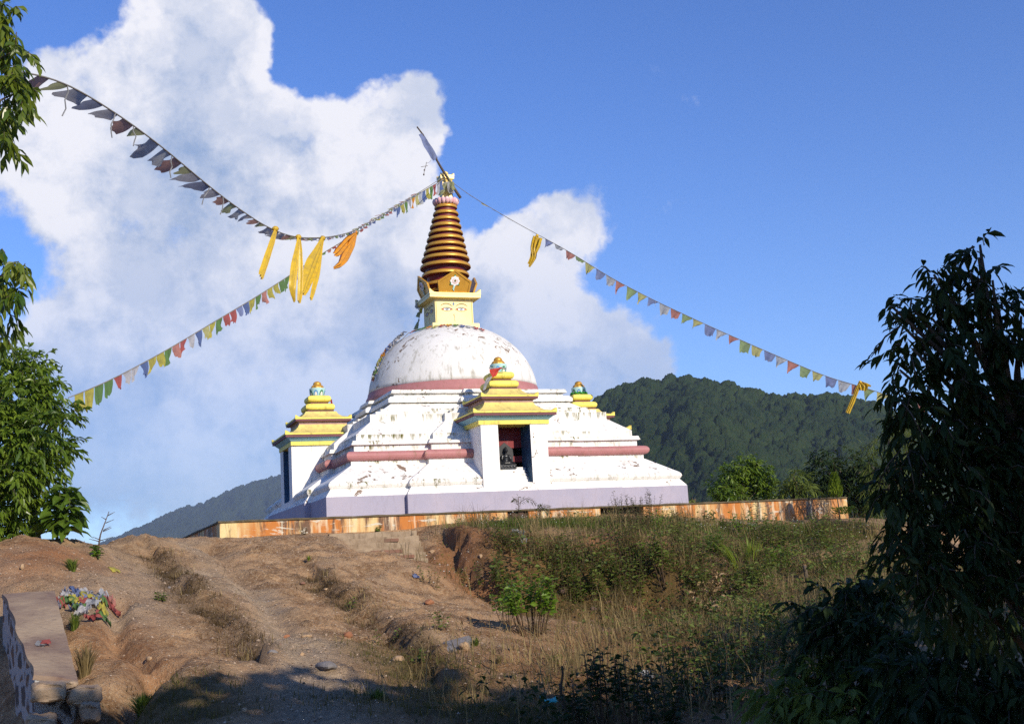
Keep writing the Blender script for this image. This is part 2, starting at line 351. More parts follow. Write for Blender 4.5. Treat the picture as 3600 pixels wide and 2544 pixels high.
MB().lathe([(2.0,3.26),(2.52,3.262),(2.535,3.32),(2.52,3.40),(2.475,3.48),(2.458,3.56)],n=96).build('dome_band',m_red,stupa,True,40)
MB().lathe([(2.452*math.cos(t),3.4+2.12*math.sin(t)) for t in np.linspace(.07,PI/2-.02,26)],n=96).build('dome',m_dome,stupa,True)
# --- square tower with the painted eyes
hx=-.03
har=MB().box(hx-.573,-.573,5.46,hx+.573,.573,6.21).build('square_tower',m_face,stupa)
MB().box(hx-.70,-.70,5.26,hx+.70,.70,5.468).build('tower_base',m_gold2,har)
def horned(mb,h,z0,z1,up,mi=0,inner=None,curve=None,cx=0.,cy=0.,n=14,hw=.16):
    """square fascia h wide whose four corners turn up; optional concave roof (list of (half,z))"""
    def ring(hh,z,k):
        o=[]
        for s in range(4):
            c,q=[(1,0),(0,1),(-1,0),(0,-1)][s]
            for i in range(n):
                # denser samples near the corners
                w=i/n; t=-1+2*w; e=max(0,(abs(t)-(1-hw/hh))/(hw/hh)); zz=z+k*up*e*e
                x,y=t*hh,-hh; o.append((cx+x*c-y*q,cy+x*q+y*c,zz))
        return o
    mb.loft([ring(h,z0,0),ring(h,z1,1),ring(h-.045,z1,1)],mi,cap=False)
    if curve: mb.loft([ring(h-.045,z1,1)]+[ring(a,b,max(0,.3-.3*j)) for j,(a,b) in enumerate(curve)],mi if inner is None else inner,cap=False)
    return mb
cor=MB().square([(.575,6.20),(.763,6.215),(.763,6.295)],(hx,0)); horned(cor,.772,6.30,6.348,.11,0,0,[(.66,6.34),(.3,6.335)],hx,0,24,.2)
cor.build('tower_cornice',m_gold2,har)
def onface(k,pts,off):
    """(x,z) drawings on face k of the tower (0 front, 1 left ...)"""
    a=-k*PI/2; o=[]
    for x,z in pts:
        p=(x,-.573-off); o.append((hx+p[0]*math.cos(a)-p[1]*math.sin(a),p[0]*math.sin(a)+p[1]*math.cos(a),z))
    return o
def flat(mb,k,pts,off,mi):
    v=onface(k,pts,off); w=onface(k,pts,off-.004); n=len(v)
    mb.add(v+w,[tuple(range(n))]+[(i,i+n,(i+1)%n+n,(i+1)%n) for i in range(n)],mi)
def stroke(mb,k,pts,w,off,mi):
    pts=[np.array(p) for p in pts]; L=[];R=[]
    for i,p in enumerate(pts):
        d=pts[min(i+1,len(pts)-1)]-pts[max(i-1,0)]; d=d/np.linalg.norm(d); q=np.array([-d[1],d[0]]); t=w*(.35+.65*math.sin(PI*(i+.5)/len(pts)))
        L.append(tuple(p-q*t)); R.append(tuple(p+q*t))
    for i in range(len(pts)-1): flat(mb,k,[L[i],L[i+1],R[i+1],R[i]],off,mi)
for k in range(4):
    for s in (-1,1):
        mb=MB(); ex=.215*s; ez=5.895
        up_=[(ex+s*.165*t,ez+.042*(1-t*t)-.012*t*s*0) for t in np.linspace(-1,1,11)]; dn=[(ex+s*.165*t,ez-.036*(1-t*t)) for t in np.linspace(1,-1,11)]
        sh=up_+dn[1:-1]; flat(mb,k,sh if s>0 else sh[::-1],.004,0)
        for q in (-1,1):
            tri=[(ex+q*.163,ez),(ex+q*.085,ez+.031),(ex+q*.105,ez),(ex+q*.085,ez-.027)]
            flat(mb,k,tri if q<0 else tri[::-1],.007,1)
        flat(mb,k,[(ex+.048*math.cos(t),ez+.004+.040*math.sin(t)) for t in np.linspace(0,2*PI,17)[:-1]],.009,2)
        flat(mb,k,[(ex+.034*math.cos(t),ez+.006+.029*math.sin(t)) for t in np.linspace(0,2*PI,17)[:-1]],.012,0)
        flat(mb,k,[(ex+.019*math.cos(t),ez+.006+.018*math.sin(t)) for t in np.linspace(0,2*PI,13)[:-1]],.015,3)
        stroke(mb,k,[(ex+s*.17*t,ez+.048*(1-t*t)+.002) for t in np.linspace(-1,1,12)],.009,.010,4)
        stroke(mb,k,[(ex+s*.19*t,ez-.055*(1-t*t)) for t in np.linspace(-1,1,12)],.006,.006,5)
        mb.build('painted_eye',[m_eyew,m_eyer,m_eyeb,m_black,m_brow,m_gline],har)
        mb=MB(); stroke(mb,k,[(ex-s*.17+s*.36*t,6.00+.075*math.sin(PI*min(1,t*1.02))**.8-.02*(1-t)) for t in np.linspace(0,1,14)],.012,.006,0)
        mb.build('painted_eyebrow',[m_brow],har)
    mb=MB(); flat(mb,k,[(-.012+.033*math.cos(t)*(1 if math.sin(t)<0 else max(.05,1-math.sin(t))),6.05+(.033 if math.sin(t)<0 else .075)*math.sin(t)) for t in np.linspace(0,2*PI,21)[:-1]],.005,0)
    mb.build('forehead_drop',[m_eyeb],har)
    mb=MB(); stroke(mb,k,[((.006+.006*t)*math.cos(t),5.735+(.006+.006*t)*math.sin(t)) for t in np.linspace(0,4.6,16)]+[(.01*math.sin(j*1.1),5.70-j*.022) for j in range(9)],.006,.005,0)
    mb.build('nose_curl',[m_eyer],har)
    for a,b,c,d in ((-.545,-.53,5.47,6.2),(.53,.545,5.47,6.2)):
        mb=MB(); flat(mb,k,[(a,c),(b,c),(b,d),(a,d)],.004,0); mb.build('gold_border',[m_gline],har)
# --- four leaning gable boards
def board(k):
    a=-k*PI/2
    def T(p):
        x,h,o=p; y=-.60-o-h*.33; z=6.335+h*.95   # board coordinates: along, up, outwards
        return (hx+x*math.cos(a)-y*math.sin(a),x*math.sin(a)+y*math.cos(a),z)
    out=[(-.45,0),(.45,0),(.515,.37),(0,.70),(-.515,.37)]; inn=[(x*.88,.06+(h-.06)*.90) for x,h in out]
    mb=MB(); n=5
    V=[T((x,h,0)) for x,h in out]+[T((x,h,.055)) for x,h in out]+[T((x,h,.055)) for x,h in inn]+[T((x,h,.035)) for x,h in inn]
    F=[tuple(range(4,-1,-1))]
    for i in range(5):
        j=(i+1)%5; F+=[(i,j,j+5,i+5),(i+5,j+5,j+10,i+10),(i+10,j+10,j+15,i+15)]
    F.append(tuple(range(15,20))); mb.add(V,F)
    b=mb.build('gable_board',m_gold,stupa)
    e=MB()
    def disc(cx,ch,r,o0,o1,mi,n=16,wav=0):
        P=[(cx+r*(1+wav*math.cos(8*t))*math.cos(t),ch+r*(1+wav*math.cos(8*t))*math.sin(t)) for t in np.linspace(0,2*PI,n+1)[:-1]]
        e.loft([[T((x,h,o0)) for x,h in P],[T((x,h,o1)) for x,h in P]],mi)
    disc(0,.37,.135,.03,.065,0,48,.09); disc(0,.37,.085,.06,.075,1,32,.06); disc(0,.37,.055,.07,.083,0,24); disc(0,.37,.034,.08,.092,2,16)
    for t in (1.57,3.75,5.6): disc(.15*math.cos(t),.37+.155*math.sin(t),.028,.03,.06,3,10)
    st=[(-.01,.25),(-.02,.19),(-.035,.14),(-.01,.08)]; wd=[.024,.026,.022,.004]
    for i in range(3):
        q=[(st[i][0]-wd[i],st[i][1]),(st[i][0]+wd[i],st[i][1]),(st[i+1][0]+wd[i+1],st[i+1][1]),(st[i+1][0]-wd[i+1],st[i+1][1])]
        e.loft([[T((x,h,.03)) for x,h in q],[T((x,h,.06)) for x,h in q]],4)
    e.build('flower_emblem',[m_eyew,m_petal,m_brow,m_green,m_aqua],b)
for k in range(4): board(k)
# --- ringed spire
RR=[.343,.385,.43,.475,.52,.565,.61,.655,.715,.753,.708,.62,.53]
RZ=[9.119,8.919,8.72,8.52,8.32,8.125,7.919,7.724,7.525,7.294,7.041,6.75,6.55]
def sx(z): return -.076+(z-6.69)*.050, .024-(z-6.69)*.016
core=[]
for r,z in list(zip(RR,RZ))[::-1]: core.append((r*.80,z))
sp=MB(); cc=[(.40,6.34)]+core+[(.27,9.22)]
sp.loft([[(sx(z)[0]+r*math.cos(2*PI*i/48),sx(z)[1]+r*math.sin(2*PI*i/48),z) for i in range(48)] for r,z in cc])
spire=sp.build('spire',m_spm,stupa,True,50)
for r,z in zip(RR,RZ):
    c=sx(z); mb=MB()
    mb.lathe([(r*.78,z-.072),(r-.03,z-.066),(r-.008,z-.056)],c,64,1,False)
    mb.lathe([(r-.008,z-.056),(r,z-.044),(r-.004,z-.01),(r-.022,z+.03),(r-.045,z+.046),(r*.76,z+.055)],c,64,0,False)
    mb.build('spire_ring',[m_gold,m_spm],spire,True,50)
c=sx(9.25); lb=MB().lathe([(.25,9.19),(.33,9.20),(.34,9.26),(.2,9.34)],c,32,1); 
for i in range(18):
    a=2*PI*i/18; st=len(lb.v); lb.blob((0,0,0),(.062,.075,.098),0,8,6)
    ca,sa=math.cos(a),math.sin(a)
    lb.xf(lambda p:(c[0]+(.335+.28*p[2]+p[0])*ca-p[1]*sa,c[1]+(.335+.28*p[2]+p[0])*sa+p[1]*ca,9.255+p[2]),st)
lb.build('lotus_collar',[m_petal,m_gold2],stupa,True)
fin=MB(); c=sx(9.7)
fin.square([(.16,9.28),(.155,9.55),(.13,9.56),(.12,9.66),(.15,9.67),(.15,9.86),(.17,9.93),(.205,9.95),(.205,10.02)],c)
horned(fin,.21,10.022,10.06,.06,0,0,[(.12,10.06),(.05,10.065)],c[0],c[1],12,.08)
fin.lathe([(.02,10.05),(.085,10.09),(.10,10.14),(.085,10.19),(.04,10.225),(.005,10.232)],c,20)
fin.build('finial',m_gold2,stupa)
# --- the side shrines with their pagoda roofs
def shrine(k):
    a=-k*PI/2; ca,sa=math.cos(a),math.sin(a); cy=-3.965; H=.885
    def T(p): return (p[0]*ca-p[1]*sa,p[0]*sa+p[1]*ca,p[2])
    fy=cy-.925   # front plane
    mb=MB(); w=.43; iy=-4.2
    mb.box(-H,fy,.34,-w,-3.2,2.005); mb.box(w,fy,.34,H,-3.2,2.005); mb.box(-w,iy+.03,.34,w,-3.2,2.005); mb.box(-w,fy,.34,w,iy+.03,.545)
    # lining of the niche
    mb.add([(-w+.003,fy+.01,.545),(-w+.003,iy,.545),(-w+.003,iy,2.0),(-w+.003,fy+.01,2.0)],[(0,1,2,3)],1)
    mb.add([(w-.003,fy+.01,.545),(w-.003,iy,.545),(w-.003,iy,2.0),(w-.003,fy+.01,2.0)],[(3,2,1,0)],1)
    mb.add([(-w,iy,.545),(w,iy,.545),(w,iy,2.0),(-w,iy,2.0)],[(0,1,2,3)],2)
    for i in range(5): mb.box(-w+.004,fy+.13+i*.062,.545+i*.082-.0,w-.10,iy+.026,.545+(i+1)*.082)
    for i in range(5): mb.box(w-.10,fy+.26+i*.055,.545+i*.082,w-.004,iy+.024,.545+(i+1)*.08)
    mb.xf(T); sh=mb.build('niche_shrine',[m_shw,m_dblue,m_dmar],stupa)
    def sub(name,mb,mats,smooth=False,ang=None): mb.xf(T); return mb.build(name,mats,sh,smooth,ang)
    C=(0,cy)
    sub('yellow_band',MB().square([(H-.02,2.0),(.945,2.002),(.945,2.105),(.90,2.106)],C),m_yel)
    sub('blue_cove',MB().square([(.92,2.103),(.935,2.107),(1.06,2.212),(.9,2.214)],C),m_lblue)
    r1=MB().square([(1.05,2.21),(1.105,2.213),(1.10,2.278),(.9,2.28)],C,1); horned(r1,1.12,2.276,2.318,.075,0,2,[(1.0,2.325),(.86,2.385),(.76,2.455),(.69,2.53),(.655,2.598)],0,cy,26,.13)
    sub('lower_roof',r1,[m_yel,m_mar,m_yroof])
    sub('roof_neck',MB().square([(.655,2.59),(.655,2.672),(.70,2.685)],C),m_pink)
    r2=MB().square([(.70,2.682),(.765,2.684),(.76,2.735),(.6,2.736)],C,1); horned(r2,.775,2.733,2.775,.07,0,2,[(.68,2.785),(.56,2.835),(.47,2.905),(.42,2.985)],0,cy,26,.12)
    sub('upper_roof',r2,[m_yel,m_mar,m_yroof])
    def cushion(h0,h,z0,z1):
        pr=[(h0-.02,z0)]+[(h-.09+.09*math.cos(t),(z0+z1)/2+(z1-z0)/2*math.sin(t)) for t in np.linspace(-PI/2,PI/2,9)]
        rings=[]
        for hh,z in pr:
            ring=[]
            for s in range(4):
                c_,s_=[(1,0),(0,1),(-1,0),(0,-1)][s]
                for i in range(8):
                    t=-1+2*i/8; x,y=t*hh*(1-.04*abs(t)**8),-hh*(1-.06*abs(t)**8); ring.append((x*c_-y*s_,cy+x*s_+y*c_,z))
            rings.append(ring)
        return MB().loft(rings)
    sub('pinnacle_neck',MB().square([(.36,2.97),(.36,3.03)],C),m_mar)
    sub('cushion',cushion(.36,.42,3.02,3.215),m_yel,True,45)
    sub('pinnacle_neck',MB().square([(.245,3.20),(.245,3.275)],C),m_mar)
    sub('cushion',cushion(.26,.335,3.268,3.452),m_yel,True,45)
    cup=MB().lathe([(.15,3.45),(.185,3.452),(.195,3.50),(.20,3.52),(.225,3.665),(.215,3.68),(.1,3.682)],C,40)
    for i in range(8):
        t0=2*PI*(i+.5)/8; mi=1+i%2
        for (w_,z0,z1,off,mm) in ((.34,3.475,3.62,.004,mi),(.20,3.475,3.575,.008,3)):
            V=[];n=9
            for j in range(n):
                u=-1+2*j/(n-1); t=t0+u*w_; zz=z0+(z1-z0)*math.sqrt(max(0,1-u*u)); rb=.195+(.03)*(z0-3.5)/.165+off; rt=.197+.03*(zz-3.5)/.165+off
                V+=[(rb*math.cos(t),cy+rb*math.sin(t),z0),(rt*math.cos(t),cy+rt*math.sin(t),zz)]
            cup.add(V,[(2*j,2*j+2,2*j+3,2*j+1) for j in range(n-1)],mm)
    sub('painted_cup',cup,[m_aqua,m_green,m_bl2,m_cupw],True,40)
    bb=MB(); n=64; rings=[]
    for t in np.linspace(0,PI/2,9):
        zz=3.675+.125*math.sin(t); rings.append([((.188-.03*(1-math.cos(t)))*math.cos(t*.78)*(1-.10*(1-abs(math.sin(4*q))))*math.cos(q),cy+(.188-.03*(1-math.cos(t)))*math.cos(t*.78)*(1-.10*(1-abs(math.sin(4*q))))*math.sin(q),zz) for q in np.linspace(0,2*PI,n+1)[:-1]])
    bb.loft(rings); bb.blob((0,cy,3.80),(.115,.115,.085),0,20,10)
    sub('gold_bulb',bb,m_gold,True)
    return sh
for k in (0,1,3): shrine(k)
# ------------------------------------------------------------------ statue in the front niche
def soft(name,parts,mat,parent=None,vox=.011):
    mb=MB()
    for c,r in parts: mb.blob(c,tuple(q*SS for q in r),0,14,10)
    o=mb.build(name,mat,parent,True)
    md=o.modifiers.new('r','REMESH'); md.mode='VOXEL'; md.voxel_size=vox; md.use_smooth_shade=True
    s=o.modifiers.new('s','SMOOTH'); s.iterations=3; s.factor=.5
    dg=bpy.context.evaluated_depsgraph_get(); me=bpy.data.meshes.new_from_object(o.evaluated_get(dg)); o.modifiers.clear(); o.data=me
    me.polygons.foreach_set('use_smooth',[True]*len(me.polygons)); return o
def chain(P,r0,r1,n=7):
    P=[np.array(p,float) for p in P]; o=[]
    for a,b in zip(P[:-1],P[1:]):
        for t in np.linspace(0,1,n): o.append((a+(b-a)*t,None))
    N=len(o); return [(c,(r0+(r1-r0)*i/(N-1),)*3) for i,(c,_) in enumerate(o)]
X0=-.10; Y0=-4.45; Z0=.92
stat=empty('seated_statue','black stone seated figure against a pointed slab inside the front niche','statue')
SS=.85
def W(p): return (p[0]*SS+X0,p[1]*SS+Y0,p[2]*SS+Z0)
mb=MB(); mb.loft([[W((x*s,y*s,z)) for x,y in ((-.27,-.13),(.27,-.13),(.27,.12),(-.27,.12))] for s,z in ((1.03,0),(1.03,.025),(.93,.035),(.93,.085),(1.0,.095),(1.0,.125))])
for i in range(5): mb.blob(W((-.2+i*.1,-.125,.06)),(.03,.015,.025),0,10,6)
mb.build('pedestal',m_stone,stat)
pr=[(-.25,.12),(.25,.12),(.265,.45),(.25,.60),(0,.80),(-.25,.60),(-.265,.45)]
MB().loft([[W((x,.075,z)) for x,z in pr],[W((x,.12,z)) for x,z in pr]]).build('backing_slab',m_stone2,stat)
P=[(W((0,0,.30)),(.088,.062,.13)),(W((0,-.004,.37)),(.112,.066,.075)),(W((0,0,.20)),(.10,.075,.07)),
   (W((0,-.005,.47)),(.034,.034,.05)),(W((0,-.02,.545)),(.055,.062,.07)),(W((0,-.01,.61)),(.05,.052,.03)),(W((0,-.005,.64)),(.028,.03,.03)),
   (W((-.056,-.01,.54)),(.012,.016,.034)),(W((.056,-.01,.54)),(.012,.016,.034)),(W((0,-.083,.54)),(.010,.014,.02)),(W((0,-.072,.515)),(.02,.014,.007)),
   (W((0,-.05,.165)),(.20,.10,.045))]
for s in (-1,1):
    P+=chain([W((s*.112,0,.395)),W((s*.145,-.02,.27)),W((s*.10,-.105,.215)),W((s*.03,-.13,.205))],.036,.024)
    P+=chain([W((s*.08,.0,.17)),W((s*.225,-.05,.165)),W((s*.10,-.135,.16)),W((-s*.06,-.15,.165))],.055,.032)
soft('figure',P,m_stone,stat,.012)
# ================================================================== LIGHT AND SKY
SUN_E=math.radians(25); SUN_A=math.radians(17)   # elevation; azimuth to the right of the stupa's front
SDIR=Vector((math.sin(SUN_A)*math.cos(SUN_E),-math.cos(SUN_A)*math.cos(SUN_E),math.sin(SUN_E)))
sl=bpy.data.lights.new('sun','SUN'); sl.energy=4.6; sl.angle=math.radians(.5); sl.color=(1,.90,.74)
so=bpy.data.objects.new('sun',sl); COL.objects.link(so); so.rotation_euler=SDIR.to_track_quat('Z','Y').to_euler()
Wd=bpy.data.worlds.new('World'); SC.world=Wd; Wd.use_nodes=True; Wd.cycles.sampling_method='MANUAL'; Wd.cycles.sample_map_resolution=512; t=NT(Wd.node_tree)
bg=[n for n in t.n if n.type=='BACKGROUND'][0]; SKY=.092
sky=t.new('ShaderNodeTexSky',sky_type='NISHITA'); sky.sun_disc=False; sky.sun_elevation=SUN_E
sky.sun_rotation=PI-SUN_A; sky.altitude=1500; sky.air_density=1.0; sky.dust_density=.6; sky.ozone_density=2.2
BL=[(330,70,75,1),(400,30,60,1),(490,110,80,1),(555,85,45,1),(430,180,95,1),(540,165,50,1),(310,240,100,1),(165,200,70,1),(240,330,140,1),(420,320,150,1),(560,345,100,1),(700,330,85,1),(800,320,80,1),(900,245,62,1),(940,200,38,1),(955,300,45,1),(850,430,130,1),(690,500,150,1),(500,520,170,.95),(300,450,140,.85),(120,370,90,.75),(700,670,200,.95),(470,720,170,.8),(600,850,180,.85),(220,760,100,.65),(100,770,60,.75),(340,980,200,.62),(560,1010,180,.62),(120,950,130,.45),(1120,730,130,1),(1200,610,85,1),(1270,530,50,1),(1190,545,45,1),(1220,790,120,1),(1310,760,50,1),(1385,800,60,1),(1460,835,50,1),(1300,890,110,.8),(850,880,190,.75),(120,40,110,-.9),(655,190,60,-.9),(40,590,80,-.7),(760,90,120,-1),(1090,500,50,-.5),(1080,380,110,-1),(1330,640,50,-.7),(60,440,50,-.4),(560,1130,60,-.25)]
tc=t.new('ShaderNodeTexCoord'); D=tc.outputs['Generated']
wd=t.vmath('ADD',t.vmath('SCALE',t.vmath('SUBTRACT',t.noise(D,8,4,.6,0,1),(.5,.5,.5)),.055),t.vmath('ADD',t.vmath('SCALE',t.vmath('SUBTRACT',t.noise(D,36,3,.6,0,1),(.5,.5,.5)),.024),t.vmath('SCALE',t.vmath('SUBTRACT',t.noise(D,120,2,.6,0,1),(.5,.5,.5)),.007)))
def dens(V,det,billow):
    VW=t.vmath('NORMALIZE',t.vmath('ADD',V,wd)); acc=None
    for u,v,r,wt in BL:
        d=ray(u*1.568,v*1.568); d=d/np.linalg.norm(d); s=r*1.568/CAMF; k=1.0/(s*s)
        e=t.math('EXPONENT',t.math('MULTIPLY_ADD',t.vmath('DOT_PRODUCT',VW,tuple(d),1),k,-k))
        acc=e if acc is None else t.math('MULTIPLY_ADD',e,wt,acc)
    acc=t.math('MINIMUM',acc,1.05)
    dn=t.math('MULTIPLY_ADD',t.math('SUBTRACT',t.noise(V,13,det,.66),.5),2.0,acc)
    if billow: dn=t.math('SUBTRACT',dn,t.math('MULTIPLY',t.math('ABSOLUTE',t.math('SUBTRACT',t.noise(V,30,5,.55),.5)),.6))
    return dn
d0=dens(D,8,True); d1=dens(t.vmath('ADD',D,(.018,-.004,.030)),6,False)
alpha=t.ss(d0,.24,.86)
lit=t.ss(t.math('SUBTRACT',d0,d1),-.62,.26)
soft_=t.noise(t.vmath('ADD',D,t.vmath('SCALE',wd,.6)),7.5,7,.62)
thick=t.math('ADD',t.math('MULTIPLY',lit,.52),t.math('MULTIPLY',t.ss(soft_,.40,.60),.58),clamp=True)
elev=t.sep(D)[2]
thick=t.math('MULTIPLY',thick,t.math('MULTIPLY_ADD',t.ss(elev,.0,.30),.55,.45))
k=1/SKY
cc=t.mix(thick,tuple(x*k for x in (.235,.33,.52)),tuple(x*k for x in (.78,.77,.80)))
# NISHITA dome, tinted a little towards the deep blue of the photograph
skc=t.mix(1.0,sky.outputs[0],t.mix(t.ss(t.sep(D)[2],.02,.50),(.92,1.14,1.56),(.66,1.0,1.66)),'MULTIPLY')
alpha=t.math('MULTIPLY',alpha,t.math('MULTIPLY_ADD',t.ss(elev,.05,.30),.30,.66))
t.put(bg.inputs[0],t.mix(alpha,skc,cc)); bg.inputs[1].default_value=SKY
SC.view_settings.view_transform='Standard'; SC.view_settings.look='None'; SC.view_settings.exposure=0.36; SC.view_settings.gamma=1
SC.cycles.use_denoising=False
try: SC.cycles.denoiser='OPENIMAGEDENOISE'
except Exception: pass
SC.cycles.max_bounces=6; SC.cycles.diffuse_bounces=3; SC.cycles.glossy_bounces=2; SC.cycles.transmission_bounces=3; SC.cycles.transparent_max_bounces=6; SC.cycles.volume_bounces=0
SC.cycles.use_adaptive_sampling=True; SC.cycles.adaptive_threshold=.006; SC.cycles.caustics_reflective=False; SC.cycles.caustics_refractive=False
# ================================================================== GROUND
def axis(a,b,st,far):
    m=np.arange(a,b+st/2,st); e=[];q=st
    x=0
    while x<far: q*=1.22; x+=q; e.append(x)
    e=np.array(e); return np.concatenate([a-e[::-1],m,b+e])
gx=axis(-15.5,10.5,.075,3500); gy=axis(-28.5,-6.5,.075,3500)
GX,GY=np.meshgrid(gx,gy); GZ=height(GX,GY)
nx,ny=len(gx),len(gy); idx=np.arange(nx*ny).reshape(ny,nx)
F=np.stack([idx[:-1,:-1],idx[:-1,1:],idx[1:,1:],idx[1:,:-1]],-1).reshape(-1,4)
P_GRASS=pl((1700,1850),(1900,1850),(2100,1850),(2300,1850),(2500,1870),(2800,1880),(3000,1870))
P_LOW=pl((2050,2150),(2200,2200),(2400,2200),(2350,2350),(2100,2400),(2250,2480))
P_RIGHT=pl((2450,2000),(2650,1980),(2850,2000),(3050,2050),(3000,2200),(2800,2250),(2600,2150))
P_BUSHY=pl((1720,1960),(1900,2040),(2100,2050),(2280,2030))
P_MIDG=pl((1300,2260),(1400,2330),(1480,2390),(1560,2430)); P_MIDG2=pl((1330,2480),(1450,2500),(1700,2520),(2000,2520))
P_RED1=pl((1665,1950),(1672,2060)); P_RED2=pl((2080,1905),(2200,1912),(2330,1930))
P_LEFTG=pl((380,2540),(520,2500),(600,2460),(700,2520))
def zones(x,y):
    """r: pale gravel, g: dead dark grass, roots and painted shade of the bank faces, b: red soil, a: green cover"""
    near=1-sstep(np.hypot(x+2,y+16),22,30)
    n=fbm(x*1.3,y*1.3,4,31); n2=fbm(x*4,y*4,3,37)
    pale=np.exp(-(polydist(x,y,L_TRACK)/.34)**2)*.8+np.exp(-(polydist(x,y,pl((430,1960),(560,2050),(300,2100)))/.9)**2)*.75+np.exp(-(polydist(x,y,pl((1050,2250),(1090,2330),(1110,2540)))/.6)**2)*.8
    pale=np.clip(pale*(.35+1.1*n)+sstep(n,.58,.72)*.35,0,1)
    dead=np.exp(-((polysigned(x,y,L_BANK)+.10)/.30)**2)+np.exp(-((polysigned(x,y,L_BANK2)+.10)/.30)**2)+.7*np.exp(-(polydist(x,y,L_GULL)/.2)**2)+.6*np.exp(-(polydist(x,y,pl((1690,1940),(1670,2040)))/.3)**2)
    dead=np.clip(dead*(.1+1.5*n2)*(.35+1.2*n)-.08,0,1)
    red=np.exp(-(polydist(x,y,L_SCARP)/1.1)**2)+.9*np.exp(-(polydist(x,y,pl((0,2000),(130,1960),(240,1960)))/.9)**2)+.85*np.exp(-(polydist(x,y,P_LOW)/1.7)**2)+1.2*np.exp(-(polydist(x,y,P_RED1)/.45)**2)+.8*np.exp(-(polydist(x,y,L_CLIFF)/.22)**2)+1.2*np.exp(-(polydist(x,y,P_RED2)/.35)**2)+.5*np.exp(-(polydist(x,y,pl((1520,1940),(1640,1900)))/.6)**2)+.5*np.exp(-(polydist(x,y,L_CRACK)/.5)**2)
    green=np.exp(-(polydist(x,y,P_GRASS)/.75)**2)+.55*np.exp(-(polydist(x,y,P_LOW)/1.7)**2)+.9*np.exp(-(polydist(x,y,P_RIGHT)/2.2)**2)+.7*np.exp(-(polydist(x,y,P_BUSHY)/1.)**2)+.75*np.exp(-(polydist(x,y,P_MIDG)/.45)**2)+.8*np.exp(-(polydist(x,y,P_MIDG2)/.7)**2)+1.3*np.exp(-(polydist(x,y,P_LEFTG)/.5)**2)
    green=green*(1-.9*np.exp(-(polydist(x,y,P_RED1)/.4)**2))*(1-.85*np.exp(-(polydist(x,y,P_RED2)/.3)**2))
    green=green*near+(1-near)*1.2
    return np.stack([pale*near,dead*near,np.clip(red*near,0,1),np.clip(green*(.35+1.1*n),0,1)],-1)
ZN=zones(GX.ravel(),GY.ravel())
m,t,b,o,geo=newmat('soil'); P=geo.outputs['Position']
zc=t.sep(t.attr('zone')); za=t.attr('zone','Alpha')
n1=t.noise(P,2.2,8,.65); n2=t.noise(P,17,7,.7); n3=t.noise(P,75,4,.7)
col=t.mix(t.ss(n1,.38,.62),(.42,.255,.135),(.20,.108,.052))
col=t.mix(t.math('MULTIPLY',t.ss(n2,.44,.66),.65),col,(.54,.38,.22))
col=t.mix(t.math('MULTIPLY',zc[2],.75),col,t.mix(t.ss(n2,.35,.65),(.36,.155,.065),(.24,.09,.036)))
col=t.mix(t.math('MULTIPLY',zc[0],.8),col,t.mix(t.ss(n2,.35,.65),(.46,.36,.25),(.29,.215,.145)))
col=t.mix(t.math('MULTIPLY',zc[1],.9),col,t.mix(n2,(.045,.030,.014),(.10,.062,.026)))  # dead grass and roots, plus the banks' shaded faces darkened in the colour
col=t.mix(t.math('MULTIPLY',za,.75),col,t.mix(t.ss(n2,.4,.6),(.075,.062,.020),(.045,.052,.014)))
vs=t.new('ShaderNodeTexVoronoi'); t.put(vs.inputs['Vector'],P); vs.inputs['Scale'].default_value=42
pebm=t.math('MULTIPLY',t.math('SUBTRACT',1,t.ss(vs.outputs['Distance'],.18,.34)),t.ss(t.sep(vs.outputs['Color'])[0],.40,.50))
col=t.mix(t.math('MULTIPLY',pebm,t.math('SUBTRACT',1,t.math('MULTIPLY',za,.8))),col,t.mix(t.sep(vs.outputs['Color'])[1],(.13,.08,.045),(.66,.54,.41)))
col=t.mix(t.math('MULTIPLY',t.ss(n3,.54,.70),.6),col,(.06,.035,.02))
t.put(b.inputs['Base Color'],col); b.inputs['Roughness'].default_value=.95; b.inputs['Specular IOR Level'].default_value=.1
hh=t.math('ADD',t.math('ADD',t.math('MULTIPLY',n2,1.1),t.math('MULTIPLY',n3,.45)),t.math('MULTIPLY',pebm,.35))
t.put(b.inputs['Normal'],t.bump(hh,.85,.05)); m_soil=m
ground=bigmesh('ground',np.stack([GX,GY,GZ],-1).reshape(-1,3),F,m_soil,None,True,None,{'zone':ZN}); tag(ground,'bare reddish brown hilltop soil with pebbles and ruts below the stupa','ground',kind='structure')
